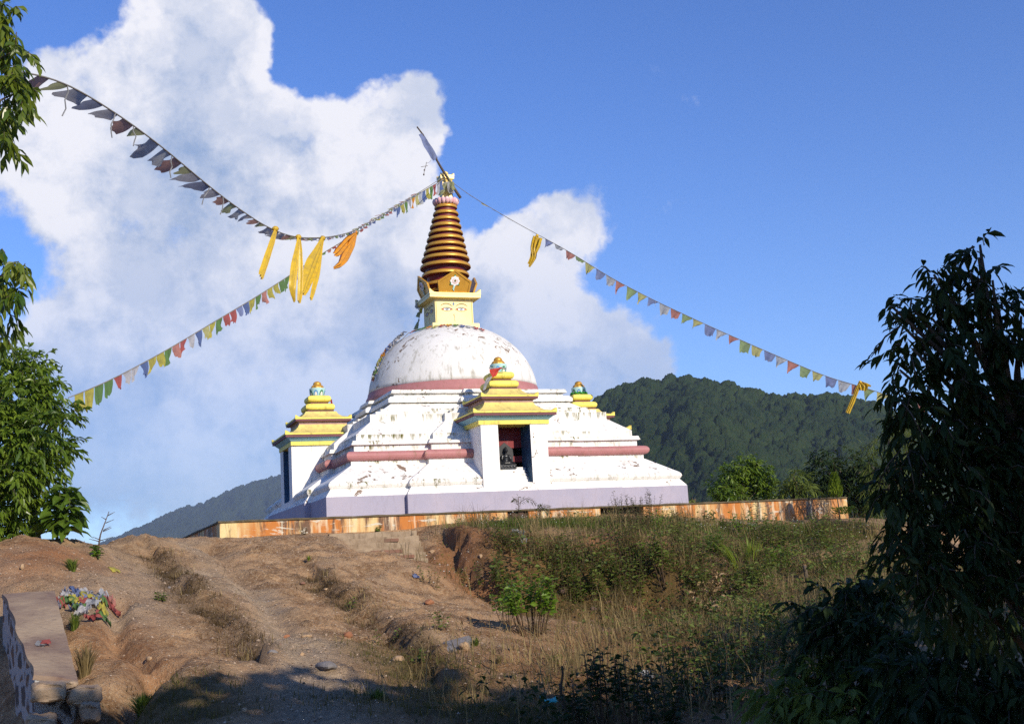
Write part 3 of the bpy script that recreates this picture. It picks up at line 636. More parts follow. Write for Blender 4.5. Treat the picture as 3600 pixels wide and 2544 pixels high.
# ------------------------------------------------------------------ forested hills
def hillmat(name,c1,c2,c3,sc):
    m,t,b,o,geo=newmat(name); P=geo.outputs['Position']
    f=t.attr('tint','Fac'); n=t.noise(P,.9*sc,8,.72)
    col=t.mix(f,c1,c2); col=t.mix(t.math('MULTIPLY',t.ss(n,.40,.65),.6),col,c3)
    t.put(b.inputs['Base Color'],col); b.inputs['Roughness'].default_value=.9; b.inputs['Specular IOR Level'].default_value=.1
    t.put(b.inputs['Normal'],t.bump(t.noise(P,.8*sc,9,.8),1,2.2/sc)); return m
def hill(name,label,prof,dist,depth,base,rad,mat,na,nr,seed,kind='structure'):
    """wooded ridge: prof = (u,v) photograph crest points at ground distance dist"""
    az=[];hh=[]
    for u,v in prof:
        p=atd(u,v,dist); d=p-CAM; az.append(math.atan2(d[0],d[1])); hh.append(p[2])
    A=np.linspace(az[0],az[-1],na); H=np.interp(A,az,hh)
    k=np.ones(9)/9; H=np.convolve(np.pad(H,4,'edge'),k,'valid')-rad*.9
    Rr=np.linspace(-depth,depth*.6,nr); AA,R2=np.meshgrid(A,Rr)
    D=dist+R2; X=CAM[0]+np.sin(AA)*D; Y=CAM[1]+np.cos(AA)*D
    s=np.where(R2<0,1-np.abs(R2/depth)**1.25,1-(R2/depth/.6)**2*.5)
    gul=(fbm(AA*dist/75+seed,R2/190,3,seed)-.5)*(np.clip(-R2/depth*4,0,1)*.55)
    Z=base+(H[None,:]-base)*np.clip(s,0,1)+gul*(H[None,:]-base)*.42
    cell=rad*1.25; best=np.full(X.shape,0.); tint=np.zeros(X.shape)
    ix=np.floor(X/cell).astype(np.int64); iy=np.floor(Y/cell).astype(np.int64)
    def hs(a,b,s):
        n=(a*374761393+b*668265263+s*97463477)&0xffffffff; n=((n^(n>>13))*1274126177)&0xffffffff
        return ((n^(n>>16))&0xffff)/65535.
    for dx in (-1,0,1):
        for dy in (-1,0,1):
            a,b_=ix+dx,iy+dy; px=(a+hs(a,b_,1))*cell; py=(b_+hs(a,b_,2))*cell; rr=rad*(.42+1.05*hs(a,b_,3)**2)
            q=1-((X-px)**2+(Y-py)**2)/rr**2; hgt=np.sqrt(np.clip(q,0,1))*rr*(.8+.8*hs(a,b_,4))
            w=hgt>best; best=np.where(w,hgt,best); tint=np.where(w,hs(a,b_,5),tint)
    Z=Z+best*.8+(fbm(X/rad*1.9,Y/rad*1.9,4,seed+3,.65)-.5)*rad*1.1
    idx=np.arange(na*nr).reshape(nr,na); F=np.stack([idx[:-1,:-1],idx[:-1,1:],idx[1:,1:],idx[1:,:-1]],-1).reshape(-1,4)
    o=bigmesh(name,np.stack([X,Y,Z],-1).reshape(-1,3),F,mat,None,True,{'tint':np.clip(tint*.65+1.5*(fbm(X/60,Y/60,4,seed+7)-.42),0,1).ravel()}); return tag(o,label,'hill',kind=kind)
Q=1.568
m_h1=hillmat('near_forest',(.012,.036,.012),(.038,.070,.019),(.070,.076,.028),1); m_h2=hillmat('far_forest',(.020,.036,.016),(.035,.052,.02),(.05,.06,.03),.4)
hill('hills','dark green forested hill rising behind the right side of the stupa',[(1050*Q,1180*Q),(1180*Q,1010*Q),(1290*Q,925*Q),(1340*Q,888*Q),(1390*Q,866*Q),(1440*Q,852*Q),(1480*Q,857*Q),(1505*Q,850*Q),(1540*Q,845*Q),(1600*Q,857*Q),(1660*Q,868*Q),(1700*Q,880*Q),(1750*Q,888*Q),(1800*Q,893*Q),(1860*Q,884*Q),(1900*Q,893*Q),(1950*Q,906*Q),(2000*Q,925*Q),(2100*Q,965*Q),(2200*Q,1020*Q),(2330*Q,1100*Q)],720,430,-60,3.7,m_h1,950,660,5)
hill('hills','hazy blue forested ridge in the distance left of the stupa',[(150*Q,1260*Q),(250*Q,1207*Q),(300*Q,1187*Q),(350*Q,1166*Q),(400*Q,1141*Q),(450*Q,1130*Q),(500*Q,1106*Q),(550*Q,1086*Q),(600*Q,1073*Q),(640*Q,1062*Q),(760*Q,1020*Q),(900*Q,990*Q),(1100*Q,1000*Q)],3400,1300,-80,8,m_h2,640,260,9)
# ------------------------------------------------------------------ haze
hv=bpy.data.materials.new('haze_air'); hv.use_nodes=True; t=NT(hv.node_tree); t.n.clear(); ho=t.new('ShaderNodeOutputMaterial'); pv=t.new('ShaderNodeVolumePrincipled')
pv.inputs['Color'].default_value=(.62,.76,1,1); pv.inputs['Density'].default_value=1.35e-4; pv.inputs['Anisotropy'].default_value=.1; t.l.new(pv.outputs[0],ho.inputs['Volume'])
HAZE=True
if HAZE:
    hb=MB().box(-3600,-3600,-90,3900,4900,380).build('haze',hv); hb['kind']='stuff'; hb['label']='thin blue valley haze'
# ================================================================== WALLS AND STEPS
m,t,b,o,geo=newmat('stained_plaster'); P=geo.outputs['Position']; x=t.sep(P)
al=t.math('ADD',x[0],t.math('MULTIPLY',x[1],.9))
c1=t.comb(al,0,t.math('MULTIPLY',x[2],.16)); c2=t.comb(al,3,t.math('MULTIPLY',x[2],.55))
col=t.mix(t.ss(t.noise(c1,1.1,5,.65),.38,.54),(.66,.52,.25),(.46,.16,.03))
col=t.mix(t.math('MULTIPLY',t.ss(t.noise(c1,4.3,4,.6),.50,.64),.75),col,(.66,.58,.40))
col=t.mix(t.math('MULTIPLY',t.ss(t.noise(c1,3.1,5,.7,.2),.50,.60),.95),col,(.12,.065,.038))
col=t.mix(t.math('MULTIPLY',t.ss(t.noise(c2,.8,4,.6),.56,.66),.75),col,(.28,.10,.05))
col=t.mix(t.math('MULTIPLY',t.ss(t.noise(t.comb(t.math('MULTIPLY',al,.55),1,t.math('MULTIPLY',x[2],2.2)),3.2,9,.72,.8),.585,.62),.85),col,(.56,.52,.42))
bl=t.noise(t.comb(t.math('SNAP',al,1.45),7,0),.9,0); 
col=t.mix(t.math('MULTIPLY',t.ss(t.math('FRACT',t.math('DIVIDE',al,1.45)),.975,.99),.5),col,(.75,.68,.50))
t.put(b.inputs['Base Color'],col); b.inputs['Roughness'].default_value=.85; t.put(b.inputs['Normal'],t.bump(t.noise(P,16,7,.7),.5,.02)); m_stain=m
m_cop=paint('mossy_coping',(.13,.095,.055),(.065,.06,.03),5,.9,.9,dirt=.5,dirtcol=(.2,.17,.12),bump=.5)
m_dkst=paint('exposed_dark_stone',(.095,.055,.042),(.04,.026,.02),6,.9,.9,bump=.7)
m_dark=paint('dark_earth',(.03,.02,.014),(.015,.012,.01),5,.8,1)  # near-black earth colour for the back of the wall gap
wall=empty('boundary_wall','low rust stained plaster wall with dark coping around the stupa','wall')
XL,XR,YF,ZT=-7.60,7.80,-7.5,-.262
def wseg(x0,x1):
    mb=MB(); n=max(2,int((x1-x0)/.35)); mb.loft([[(x,YF,-1.6),(x,YF+.28,-1.6),(x,YF+.28,ZT-.035),(x,YF,ZT-.035)] for x in np.linspace(x0,x1,n)]); return mb.build('wall_panel',m_stain,wall)
wseg(XL,-1.25); wseg(-.74,1.04); wseg(2.15,XR)
MB().loft([[(x,YF+.05+.03*math.sin(x*23),-1.6),(x,YF+.27,-1.6),(x,YF+.27,ZT-.037),(x,YF+.05+.03*math.sin(x*31+1),ZT-.037)] for x in np.linspace(-1.248,-.742,9)]).build('exposed_stone',m_dkst,wall)
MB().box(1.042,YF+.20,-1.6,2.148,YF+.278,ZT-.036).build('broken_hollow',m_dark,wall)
def coping(P):
    mb=MB(); mb.loft([[(x-.0,y-.035 if side==0 else y,ZT-.034+j),(x,y+.31,ZT-.034),(x,y+.31,ZT+.002+j),(x,y-.035,ZT+.004+j)] for (x,y,side,j) in P]); return mb
xs=np.linspace(XL-.035,XR,60)
MB().loft([[(x,YF-.035,ZT-.034),(x,YF+.31,ZT-.034),(x,YF+.31,ZT+.004+.006*math.sin(x*9)),(x,YF-.035+.008*math.sin(x*17),ZT+.002+.006*math.sin(x*7))] for x in xs if not 1.05<x<1.5]).build('coping',m_cop,wall)
MB().loft([[(XL,y,-1.6),(XL,y,ZT-.035),(XL+.28,y,ZT-.035),(XL+.28,y,-1.6)] for y in np.linspace(YF+.282,7.5,20)]).build('wall_panel',m_stain,wall)
MB().loft([[(XL-.035,y,ZT-.034),(XL-.035,y,ZT+.002+.006*math.sin(y*7)),(XL+.31,y,ZT+.003),(XL+.31,y,ZT-.034)] for y in np.linspace(YF+.312,7.5,20)]).build('coping',m_cop,wall)
MB().loft([[(XR-.28,y,-1.9),(XR-.28,y,ZT-.035),(XR,y,ZT-.035),(XR,y,-1.9)] for y in np.linspace(YF+.282,7.5,20)]).build('wall_panel',m_stain,wall)
MB().box(XL+.3,YF+.3,-1.2,XR-.3,7.4,-.60).build('courtyard_floor',m_soil,wall)
# buried brick steps
m_step=paint('weathered_cement',(.33,.25,.17),(.20,.14,.09),4,.9,.95,bump=.6,dirt=.6,dirtcol=(.10,.07,.04)); m_brick=paint('worn_red_brick',(.22,.11,.075),(.17,.105,.07),7,.9,.9,bump=.6,dirt=.4)
steps=empty('brick_steps','worn brick steps half buried in soil below the boundary wall','steps')
for k in range(6):
    y=-7.92-.40*k; z=-.645-.125*k; xr=-3.50-.07*k; x0=xr-1.9-.12*k; n=16; mb=MB()
    mb.loft([[(x,y-.02*math.sin(x*5+k),z-.7),(x,-7.52,z-.7),(x,-7.52,z),(x,y,z+.010*math.sin(x*7+k))] for x in np.linspace(x0,xr,n)]); mb.build('step',m_step,steps)
    if k in (1,3,4): MB().loft([[(x,y-.022-.018*math.sin(x*9),z-.10),(x,y+.05,z-.10),(x,y+.05,z-.035),(x,y-.024-.018*math.sin(x*9),z-.035)] for x in np.linspace(xr-1.1+.35*(k%3),xr-.25-.2*(k%2),12)]).build('brick_course',m_brick,steps)
# rubble wall at the lower left
m,t,b,o,geo=newmat('rubble_masonry'); P=geo.outputs['Position']
Ps=t.vmath('MULTIPLY',P,(6.,2.3,5.2)); Pw=t.vmath('ADD',Ps,t.vmath('SCALE',t.noise(P,5,3,.6,0,1),.5))
de=t.new('ShaderNodeTexVoronoi',feature='DISTANCE_TO_EDGE'); t.put(de.inputs['Vector'],Pw); de.inputs['Scale'].default_value=1
vc=t.new('ShaderNodeTexVoronoi'); t.put(vc.inputs['Vector'],Pw); vc.inputs['Scale'].default_value=1
st=t.ss(t.math('ADD',de.outputs['Distance'],t.math('MULTIPLY',t.math('SUBTRACT',t.noise(P,22,4),.5),.14)),.13,.22)
rc=t.sep(vc.outputs['Color'])
scol=t.mix(t.ss(rc[0],.3,.7),(.03,.028,.03),(.13,.055,.022)); scol=t.mix(t.math('MULTIPLY',t.noise(P,30,4),.5),scol,(.10,.08,.06))
col=t.mix(st,t.mix(t.noise(P,12,5),(.44,.42,.40),(.26,.25,.24)),scol)
t.put(b.inputs['Base Color'],col); b.inputs['Roughness'].default_value=.85; t.put(b.inputs['Normal'],t.bump(t.math('ADD',st,t.math('MULTIPLY',t.noise(P,35,5),.4)),.8,.05)); m_rub=m
m_capm=paint('wall_cap_plaster',(.155,.10,.082),(.37,.275,.18),.62,1,.95,bump=.8,dirt=.5,dirtcol=(.12,.07,.055),fine=14)
m_blk=paint('mortar_block',(.42,.31,.20),(.30,.20,.13),4,.9,.95,bump=.8,dirt=.5)
rw=empty('rubble_wall','dark rubble stone wall with white mortar and a plastered sloping top','wall')
NL=np.array([-10.98,-20.62,-2.335]);NR=np.array([-10.58,-20.62,-2.42]);FR=np.array([-10.80,-16.82,-1.54]);FL=np.array([-11.39,-16.83,-1.525])
mb=MB(); rings=[]; cap=MB(); cr=[]
for s in np.linspace(0,1,60):
    a=NL+(FL-NL)*s; c=NR+(FR-NR)*s; j=.012*math.sin(s*23)+.012*math.sin(s*11)
    rings.append([(a[0]+j,a[1],-4.3),(c[0],c[1],-4.3),(c[0]-.02,c[1],c[2]-.045),(a[0]+.01+j,a[1],a[2]-.045)])
    cr.append([(a[0]-.01+j,a[1],a[2]-.044),(c[0]+.01,c[1],c[2]-.044),(c[0]+.005,c[1],c[2]+.012*math.sin(s*33)),((a[0]+c[0])/2,a[1],(a[2]+c[2])/2+.012),(a[0]+j,a[1],a[2]+.01*math.sin(s*29))])
mb.loft(rings).build('stone_face',m_rub,rw); cap.loft(cr).build('plaster_cap',m_capm,rw,True,40)
def slabblock(u,v,w,h,dp,dist):
    p=atd(u,v,dist); k=ppm(p); mb=MB(); mb.blob((0,0,0),(1,1,1),0,28,17); s=random.randint(0,99); V=np.array(mb.v); sg=np.sign(V)*np.abs(V)**.38; sg/=np.maximum(1,np.abs(sg).max(1,keepdims=True))
    n=fbm(sg[:,0]*2+s,sg[:,1]*2+sg[:,2]*3+s,4,s)-.5; V=sg*np.array([w/k/2,dp,h/k/2]); V+=np.stack([n*.05,n*.10,(fbm(sg[:,0]*3+s,sg[:,2]*2,3,s+5)-.5)*.05],-1)
    mb.v=[tuple(q+p) for q in V]; return mb.build('mortar_block',m_blk,rw,True,40)
for q in [(172,2430,118,66,.22,12.95),(296,2440,118,60,.2,13.0),(145,2540,104,60,.2,12.8),(318,2498,66,70,.2,12.9),(225,2408,90,26,.15,13.05)]: slabblock(*q)
# ================================================================== PRAYER FLAGS
FC={'blue':(.13,.19,.40),'white':(.60,.58,.58),'red':(.50,.12,.105),'green':(.15,.28,.08),'yellow':(.56,.49,.09),'dblue':(.24,.27,.36),'grey':(.46,.46,.47),'olive':(.42,.43,.22),'rust':(.50,.29,.23),'salmon':(.58,.25,.20),'pgreen':(.34,.44,.20),'pyellow':(.60,.56,.22),'pblue':(.26,.31,.52),'pwhite':(.56,.57,.58),'orange':(.75,.30,.03)}
FM={k:clothmat('flag_cloth_'+k,c,.45) for k,c in FC.items()}
m_cord=paint('flag_cord',(.22,.20,.17),rough=.9,bump=0)
m_khata=clothmat('golden_silk',(.85,.56,.035),.35,rough=.35,spec=.5); m_khatao=clothmat('orange_silk',(.85,.36,.02),.35,rough=.4,spec=.5)
FIN=np.array([.10,-.23,9.93])
class Line:
    """a cord hung between two points, following the seen curve inside its own vertical plane"""
    def __init__(s,P0,P1,pix):
        s.P0=np.array(P0);d=np.array(P1)-s.P0; s.n=np.array([d[1],-d[0],0.]); s.n/=np.linalg.norm(s.n)
        pts=np.array([s.at(u,v) for u,v in pix])
        L=np.r_[0,np.cumsum(np.linalg.norm(np.diff(pts,axis=0),axis=1))]; q=np.linspace(0,L[-1],160)
        c=np.stack([np.interp(q,L,pts[:,i]) for i in range(3)],-1)
        k=np.ones(9)/9
        sm=np.stack([np.convolve(np.pad(c[:,i],4,'reflect',reflect_type='odd'),k,'valid') for i in range(3)],-1)
        s.c=sm; s.L=np.r_[0,np.cumsum(np.linalg.norm(np.diff(sm,axis=0),axis=1))]
    def at(s,u,v):
        d=ray(u,v); return CAM+d*(((s.P0-CAM)@s.n)/(d@s.n))
    def p(s,x): return np.array([np.interp(x,s.L,s.c[:,i]) for i in range(3)])
    def t(s,x): d=s.p(x+.02)-s.p(x-.02); return d/np.linalg.norm(d)
    def near(s,u,v): return s.L[np.argmin(np.linalg.norm(s.c-s.at(u,v),axis=1))]
def flag(line,x,w,h,mode,mat,parent,nu=7,nv=7):
    T=line.t(x+w/2); N=line.n if line.n@(CAM-line.p(x))>0 else -line.n; dn=np.array([0,0,-1.]); V=[]
    ph=random.uniform(0,6.28); sw=random.uniform(-1,1); rag=[random.uniform(-.16,.10) for _ in range(nu)]; amp=random.uniform(.6,1.4); tw=random.uniform(.25,1.15)
    for j in range(nv):
        b=j/(nv-1)
        for i in range(nu):
            a=i/(nu-1); top=line.p(x+w*a)
            if mode=='tri':     # blown towards the spire, right-hand edge swept back
                H=dn*h*(1-.42*a*tw)-T*w*(.10+.62*a*tw)*1.0
            elif mode=='hang':
                f=a if sw>0 else 1-a
                H=dn*h*(1-.30*f)-T*w*np.sign(sw)*f*.60*tw*abs(sw)**.5
            elif mode=='square': H=dn*h*1.05-T*w*.12*(a-.5)
            elif mode=='blow':
                hd=np.array([-.93,.36,0.]); H=hd*h*(.80+.25*math.sin(ph+a*3))*(.75+.25*tw)+dn*h*(.34+.26*math.sin(ph*1.7+a*1.5+b*1.2))
            elif mode=='bunch': H=dn*h*.45*(1-.3*a)-T*w*.4*a
            rip=N*(.10*h*b*math.sin(ph+a*5*amp+b*3)+.06*h*b*math.sin(ph*2+a*11+b*5))
            q=top+H*b*(1+(rag[i] if j==nv-1 else 0))+rip-T*(0.02*math.sin(b*3+ph)*b)
            V.append(q)
    F=[(j*nu+i,j*nu+i+1,(j+1)*nu+i+1,(j+1)*nu+i) for j in range(nv-1) for i in range(nu-1)]
    mb=MB(); mb.add(V,F); o=mb.build('prayer_flag',mat,parent,True)
    return o
def tatters(line,xs,parent,mat,h=.22):
    for x in xs:
        p=line.p(x); mb=MB(); q=[p]; 
        for k in range(4): q.append(q[-1]+np.array([random.uniform(-.04,.03),random.uniform(-.03,.03),-h/4*random.uniform(.6,1.2)]))
        mb.tube(q,.007,4).build('loose_thread',mat,parent)
def string(label,P1,pix,r=.009):
    ln=Line(FIN,P1,pix); s=empty('prayer_flag_string',label,'prayer flags','strings of prayer flags tied to the spire')
    MB().tube([ln.p(x) for x in np.linspace(0,ln.L[-1],150)],r,5).build('cord',m_cord,s); return ln,s
# string to the right, over the dark hill
pix3=[(1596,645),(1630,672),(1690,710),(1800,775),(1882,820),(2000,884),(2150,978),(2300,1056),(2500,1149),(2700,1237),(2900,1322),(3030,1360),(3150,1398),(3300,1440)]
s3,S3=string('long string of faded flags running down to the right over the dark hill',atd(3300,1440,34),pix3)
x0=s3.near(1918,846); seq=['pblue','pwhite','salmon','pgreen','pyellow']; k=0; x=x0; xe=s3.L[-1]-.2
ns=int((xe-x0)/.345)
for i in range(ns):
    c=seq[i%5]; md='bunch' if i==3 else 'tri'
    flag(s3,x0+i*(xe-x0)/ns+random.uniform(-.02,.02),random.uniform(.29,.36),random.uniform(.28,.43),'bunch' if random.random()<.07 else md,FM[c],S3)
flag(s3,s3.near(1688,708),.30,.12,'bunch',FM['pyellow'],S3)
for i in range(26):
    flag(s3,s3.near(1640,680)+i*.07,.07,.045,'bunch',FM[random.choice(['grey','dblue','rust','pwhite'])],S3,3,3) if random.random()<.6 else None
tatters(s3,[x0+i*.69+.3 for i in range(5,22,4)],S3,FM['pwhite'],.16)
# string to the near tree at the upper left
pix1=[(1560,622),(1500,660),(1400,722),(1300,780),(1245,812),(1200,826),(1140,836),(1040,836),(950,806),(850,742),(740,660),(620,558),(500,462),(380,380),(250,300),(165,262),(40,250)]
s1,S1=string('sagging string of tattered grey flags rising to the overhanging tree',atd(40,250,11.5),pix1)
x=s1.near(1060,836); seq=['grey','olive','rust','grey','dblue','grey','olive','rust','grey']; i=0
while x<s1.L[-1]-.35:
    f=1-.55*x/s1.L[-1]; w=.33
    flag(s1,x,w*random.uniform(.6,.95),random.uniform(.15,.30),'blow',FM[seq[i%9]],S1); x+=w*random.uniform(.85,1.25); i+=1
x=s1.near(1480,672); i=0; seq=['pblue','pyellow','pgreen','salmon','pwhite','grey']
while x<s1.near(1075,836):
    flag(s1,x,.26,.13,'blow' if i%2 else 'bunch',FM[seq[i%6]],S1); x+=.15; i+=1
tatters(s1,[s1.near(u,v) for u,v in ((735,660),(600,545),(400,400),(230,290),(780,690),(470,440))],S1,FM['grey'],.30)
# string to the round tree at the left
pix2=[(1562,630),(1500,664),(1400,728),(1300,786),(1245,824),(1130,893),(1000,980),(900,1044),(800,1103),(700,1163),(600,1222),(500,1278),(380,1340),(300,1374),(240,1398)]
s2,S2=string('string of bright coloured flags running down to the round leafy tree',atd(240,1398,22),pix2)
c2=['blue','white','red','green','yellow','blue','pwhite','pyellow','orange','grey','green','yellow','blue','blue','red','salmon','green','yellow','blue','pblue','red','red','green','yellow','pyellow','blue','white','red','salmon','green','yellow','yellow','blue','white','white','red','green','green','yellow','yellow']
x=.12; xe=s2.L[-1]-.15; n=len(c2)
c2=c2[:15]+[q for q in c2[15:] for _ in (0,)]+c2[15:]
n=len(c2)
for i,c in enumerate(c2):
    u,v=project(s2.p(.12+(xe-.12)*i/n)); w=(xe-.12)/n
    md='square' if u<420 or u>1460 else ('bunch' if 1090<u<1400 else 'hang')
    flag(s2,.12+w*i+.01,w*.93,(.31 if md!='bunch' else .18)*random.uniform(.8,1.15),md,FM[c],S2)
# golden scarves knotted on the strings
def scarf(line,strands,label,mat,knot):
    k=empty('silk_scarf',label,'scarf','golden scarves knotted on the flag strings'); N=line.n if line.n@(CAM-FIN)>0 else -line.n
    for st in strands:
        pts=np.array([line.at(u,v) for u,v,w in st]); W=np.array([w for u,v,w in st],float); q=np.linspace(0,1,14); tt=np.linspace(0,1,len(st))
        C=np.stack([np.interp(q,tt,pts[:,i]) for i in range(3)],-1); ww=np.interp(q,tt,W)/ppm(pts[0]); ph=random.uniform(0,6); V=[];m=11
        for j in range(14):
            d=C[min(j+1,13)]-C[max(j-1,0)]; d/=np.linalg.norm(d); sd=np.cross(N,d); sd/=np.linalg.norm(sd)
            for i in range(m):
                a=i/(m-1)-.5; V.append(C[j]+sd*a*ww[j]*(1+.05*math.sin(j*1.3+ph))+N*(.22*ww[j]*math.sin(a*15+ph)+.06))
        mb=MB(); mb.add(V,[(j*m+i,j*m+i+1,(j+1)*m+i+1,(j+1)*m+i) for j in range(13) for i in range(m-1)]); mb.build('scarf_end',mat,k,True)
    p=line.at(*knot)+N*.05; MB().blob(p,(.05,.05,.045),0,8,6,.15).build('knot',mat,k,True)
scarf(s1,[[(958,808,14),(945,850,26),(925,910,28),(908,960,30),(903,974,24)]],'narrow golden scarf hanging alone from the sagging string',m_khata,(957,806))
scarf(s1,[[(1037,836,14),(1030,880,26),(1018,950,42),(1012,1010,44),(1022,1062,14)],[(1040,836,12),(1043,880,22),(1044,960,28),(1042,1030,26),(1038,1062,18)]],'broad golden scarf with two tails side by side',m_khata,(1038,834))
scarf(s1,[[(1124,838,12),(1108,880,34),(1080,945,58),(1060,1000,44),(1052,1030,26)],[(1122,845,10),(1112,900,26),(1102,965,30),(1088,1020,24),(1080,1052,16)]],'golden scarf blown slantwise with one spread tail',m_khata,(1124,838))
scarf(s2,[[(1245,820,14),(1215,845,34),(1180,885,34),(1168,896,20)],[(1244,824,14),(1228,860,38),(1205,905,44),(1190,930,26),(1165,944,8)]],'orange scarf on the crossing of two flag strings',m_khatao,(1244,818))
scarf(s3,[[(1885,832,22),(1876,870,24),(1880,905,20),(1862,940,8)],[(1896,836,26),(1884,870,28),(1874,905,16),(1860,930,8)]],'golden scarf bundled on the bare start of the right string',m_khata,(1890,830))
scarf(s3,[[(3022,1346,10),(3010,1380,14),(2994,1420,15),(2980,1452,14)],[(3024,1345,12),(3036,1360,34),(3034,1374,20)],[(3024,1344,8),(3045,1352,12),(3062,1358,6)]],'long thin golden scarf in front of the forested hill',m_khata,(3024,1344))
# ------------------------------------------------------------------ things on the spire and the dome
m_wood=paint('grey_brown_wood',(.10,.075,.055),(.06,.045,.035),9,.8,.9,bump=.5)
A=aty(1466,446,-.30); B_=aty(1617,694,-.34); pole=empty('wooden_pole','crooked wooden stick leaning across the top of the spire','stick')
q=[A+(B_-A)*s+np.array([.03*math.sin(s*7),0,.02*math.sin(s*11)]) for s in np.linspace(0,1,14)]
MB().tube(q,[.022+.022*s for s in np.linspace(0,1,14)],7).build('shaft',m_wood,pole,True)
def drape(name,label,cat,pix,y,mat,fold=.05,group=None,parent=None,nm=None,sub=9,rag=.02):
    """crumpled cloth: pix = list of rows of pixels, on a plane at depth y"""
    rows=[np.array([aty(u,v,y) for u,v in r]) for r in pix]; V=[]; R=len(rows); ph=random.uniform(0,6)
    for j in np.linspace(0,R-1,sub):
        a=int(min(j,R-2)); f=j-a; row=rows[a]*(1-f)+rows[a+1]*f; C=len(row)
        for i in np.linspace(0,C-1,sub):
            b=int(min(i,C-2)); g=i-b; p=row[b]*(1-g)+row[b+1]*g
            V.append(p+np.array([random.uniform(-rag,rag)*.4,fold*math.sin(ph+i*5.1+j*1.7)-fold*abs(math.sin(j*2.2+ph)),random.uniform(-rag,rag)*.4]))
    mb=MB(); mb.add(V,[(j*sub+i,j*sub+i+1,(j+1)*sub+i+1,(j+1)*sub+i) for j in range(sub-1) for i in range(sub-1)])
    o=mb.build(nm or name,mat,parent,True)
    if parent is None: tag(o,label,cat,group)
    return o
drape('torn_flag','torn grey violet flag tied near the tip of the leaning stick','flag',[[(1472,474),(1488,468)],[(1484,506),(1500,494)],[(1496,526),(1518,520)],[(1516,556),(1536,548)],[(1522,567),(1539,556)]],-.33,FM['pblue'],.03)
tc_=empty('tied_cloth','faded green and grey cloth knotted round the neck of the golden finial','cloth')
drape('','','',[[(1557,648),(1575,646)],[(1546,668),(1572,664)],[(1538,690),(1556,682)]],-.32,FM['olive'],.04,parent=tc_,nm='green_fold')
drape('','','',[[(1570,646),(1590,640)],[(1568,664),(1588,664)],[(1576,678),(1596,682)]],-.36,FM['grey'],.05,parent=tc_,nm='grey_fold')
drape('','','',[[(1580,642),(1594,640)],[(1582,656),(1600,656)],[(1588,672),(1602,666)]],-.40,FM['olive'],.04,parent=tc_,nm='olive_fold')
drape('','','',[[(1556,642),(1586,640)],[(1556,652),(1590,648)]],-.30,FM['grey'],.03,parent=tc_,nm='wrap')
MB().tube([aty(1563,612,-.3),aty(1574,620,-.34),aty(1582,634,-.36),aty(1580,646,-.34)],.02,6).build('twisted_cord',FM['olive'],tc_,True)
tw=MB(); q=[aty(1499,570,-.3),aty(1497,585,-.3),aty(1492,598,-.3),aty(1490,614,-.3)]; tw.tube(q,.008,5); tw.tube([aty(1480,587,-.3),aty(1504,583,-.3)],.008,5)
for p in q[2:]: tw.blob(p,(.025,.02,.03),0,6,5,.2)
tw.tube([aty(1516,563,-.3),aty(1508,572,-.3),aty(1499,574,-.3)],.004,4)
tag(tw.build('twig_cross',m_wood),'small cross of twigs dangling in the air below the leaning stick','twigs')
def on_dome(u,v,off=.03):
    """point on the dome nearest to the line of sight"""
    d=ray(u,v); d/=np.linalg.norm(d); S=np.array([1/2.452,1/2.452,1/2.12]); o=(CAM-np.array([0,0,3.4]))*S; e=d*S
    b=o@e; a=e@e; c=o@o-1; D_=b*b-a*c; t=(-b-math.sqrt(max(D_,0)))/a; p=CAM+d*t; n=(p-np.array([0,0,3.4]))*S*S; n/=np.linalg.norm(n); return p+n*off
def domestring(label,pix,cols,w,lift=.03):
    s=empty('prayer_flag_string',label,'prayer flags'); P=[on_dome(u,v) for u,v in pix]; MB().tube(P,.012,5).build('cord',m_cord,s)
    L=np.r_[0,np.cumsum(np.linalg.norm(np.diff(P,axis=0),axis=1))]
    for i,c in enumerate(cols):
        x=L[-1]*(i+.2)/len(cols); p=np.array([np.interp(x,L,np.array(P)[:,k]) for k in range(3)]); p2=np.array([np.interp(min(L[-1],x+w),L,np.array(P)[:,k]) for k in range(3)])
        n=(p-np.array([0,0,3.4])); n/=np.linalg.norm(n); dn=np.array([0,0,-1.])+n*n[2]; dn/=np.linalg.norm(dn)+1e-6; V=[];ph=random.uniform(0,6); hh=w*random.uniform(.7,1.2)
        for j in range(6):
            for k in range(6): V.append(p+(p2-p)*(k/5)*(1-.4*j/5)+dn*hh*j/5+n*(lift+.6*lift*math.sin(ph+k*2.1+j*1.3)))
        mb=MB(); mb.add(V,[(j*6+k,j*6+k+1,(j+1)*6+k+1,(j+1)*6+k) for j in range(5) for k in range(5)]); mb.build('prayer_flag',FM[c],s,True)
domestring('crumpled bright flags lying down the shaded flank of the white dome',[(1440,1172),(1415,1196),(1394,1210),(1378,1228),(1362,1246),(1350,1268),(1340,1290),(1328,1316)],['grey','grey','pwhite','white','blue','orange','red','orange','yellow','white','green','white','green','red'],.36,.09)
domestring('loose flags ringing the top of the dome under the painted tower',[(1452,1170),(1490,1158),(1520,1152),(1560,1147),(1600,1146),(1630,1149),(1670,1155),(1700,1164)],['salmon','green','green','orange','pyellow','red','orange','green','blue','pwhite','red','red'],.16)
hp=[aty(1470,1085,.6),aty(1478,1100,.6),aty(1470,1128,.62),aty(1462,1165,.65)]
hs=empty('prayer_flag_string','short string of olive flags hanging beside the shaded tower face','prayer flags'); MB().tube(hp,.01,5).build('cord',m_cord,hs)
drape('','','',[[(1466,1056),(1474,1058)],[(1456,1080),(1470,1088)]],.6,FM['pwhite'],.03,parent=hs,nm='prayer_flag')
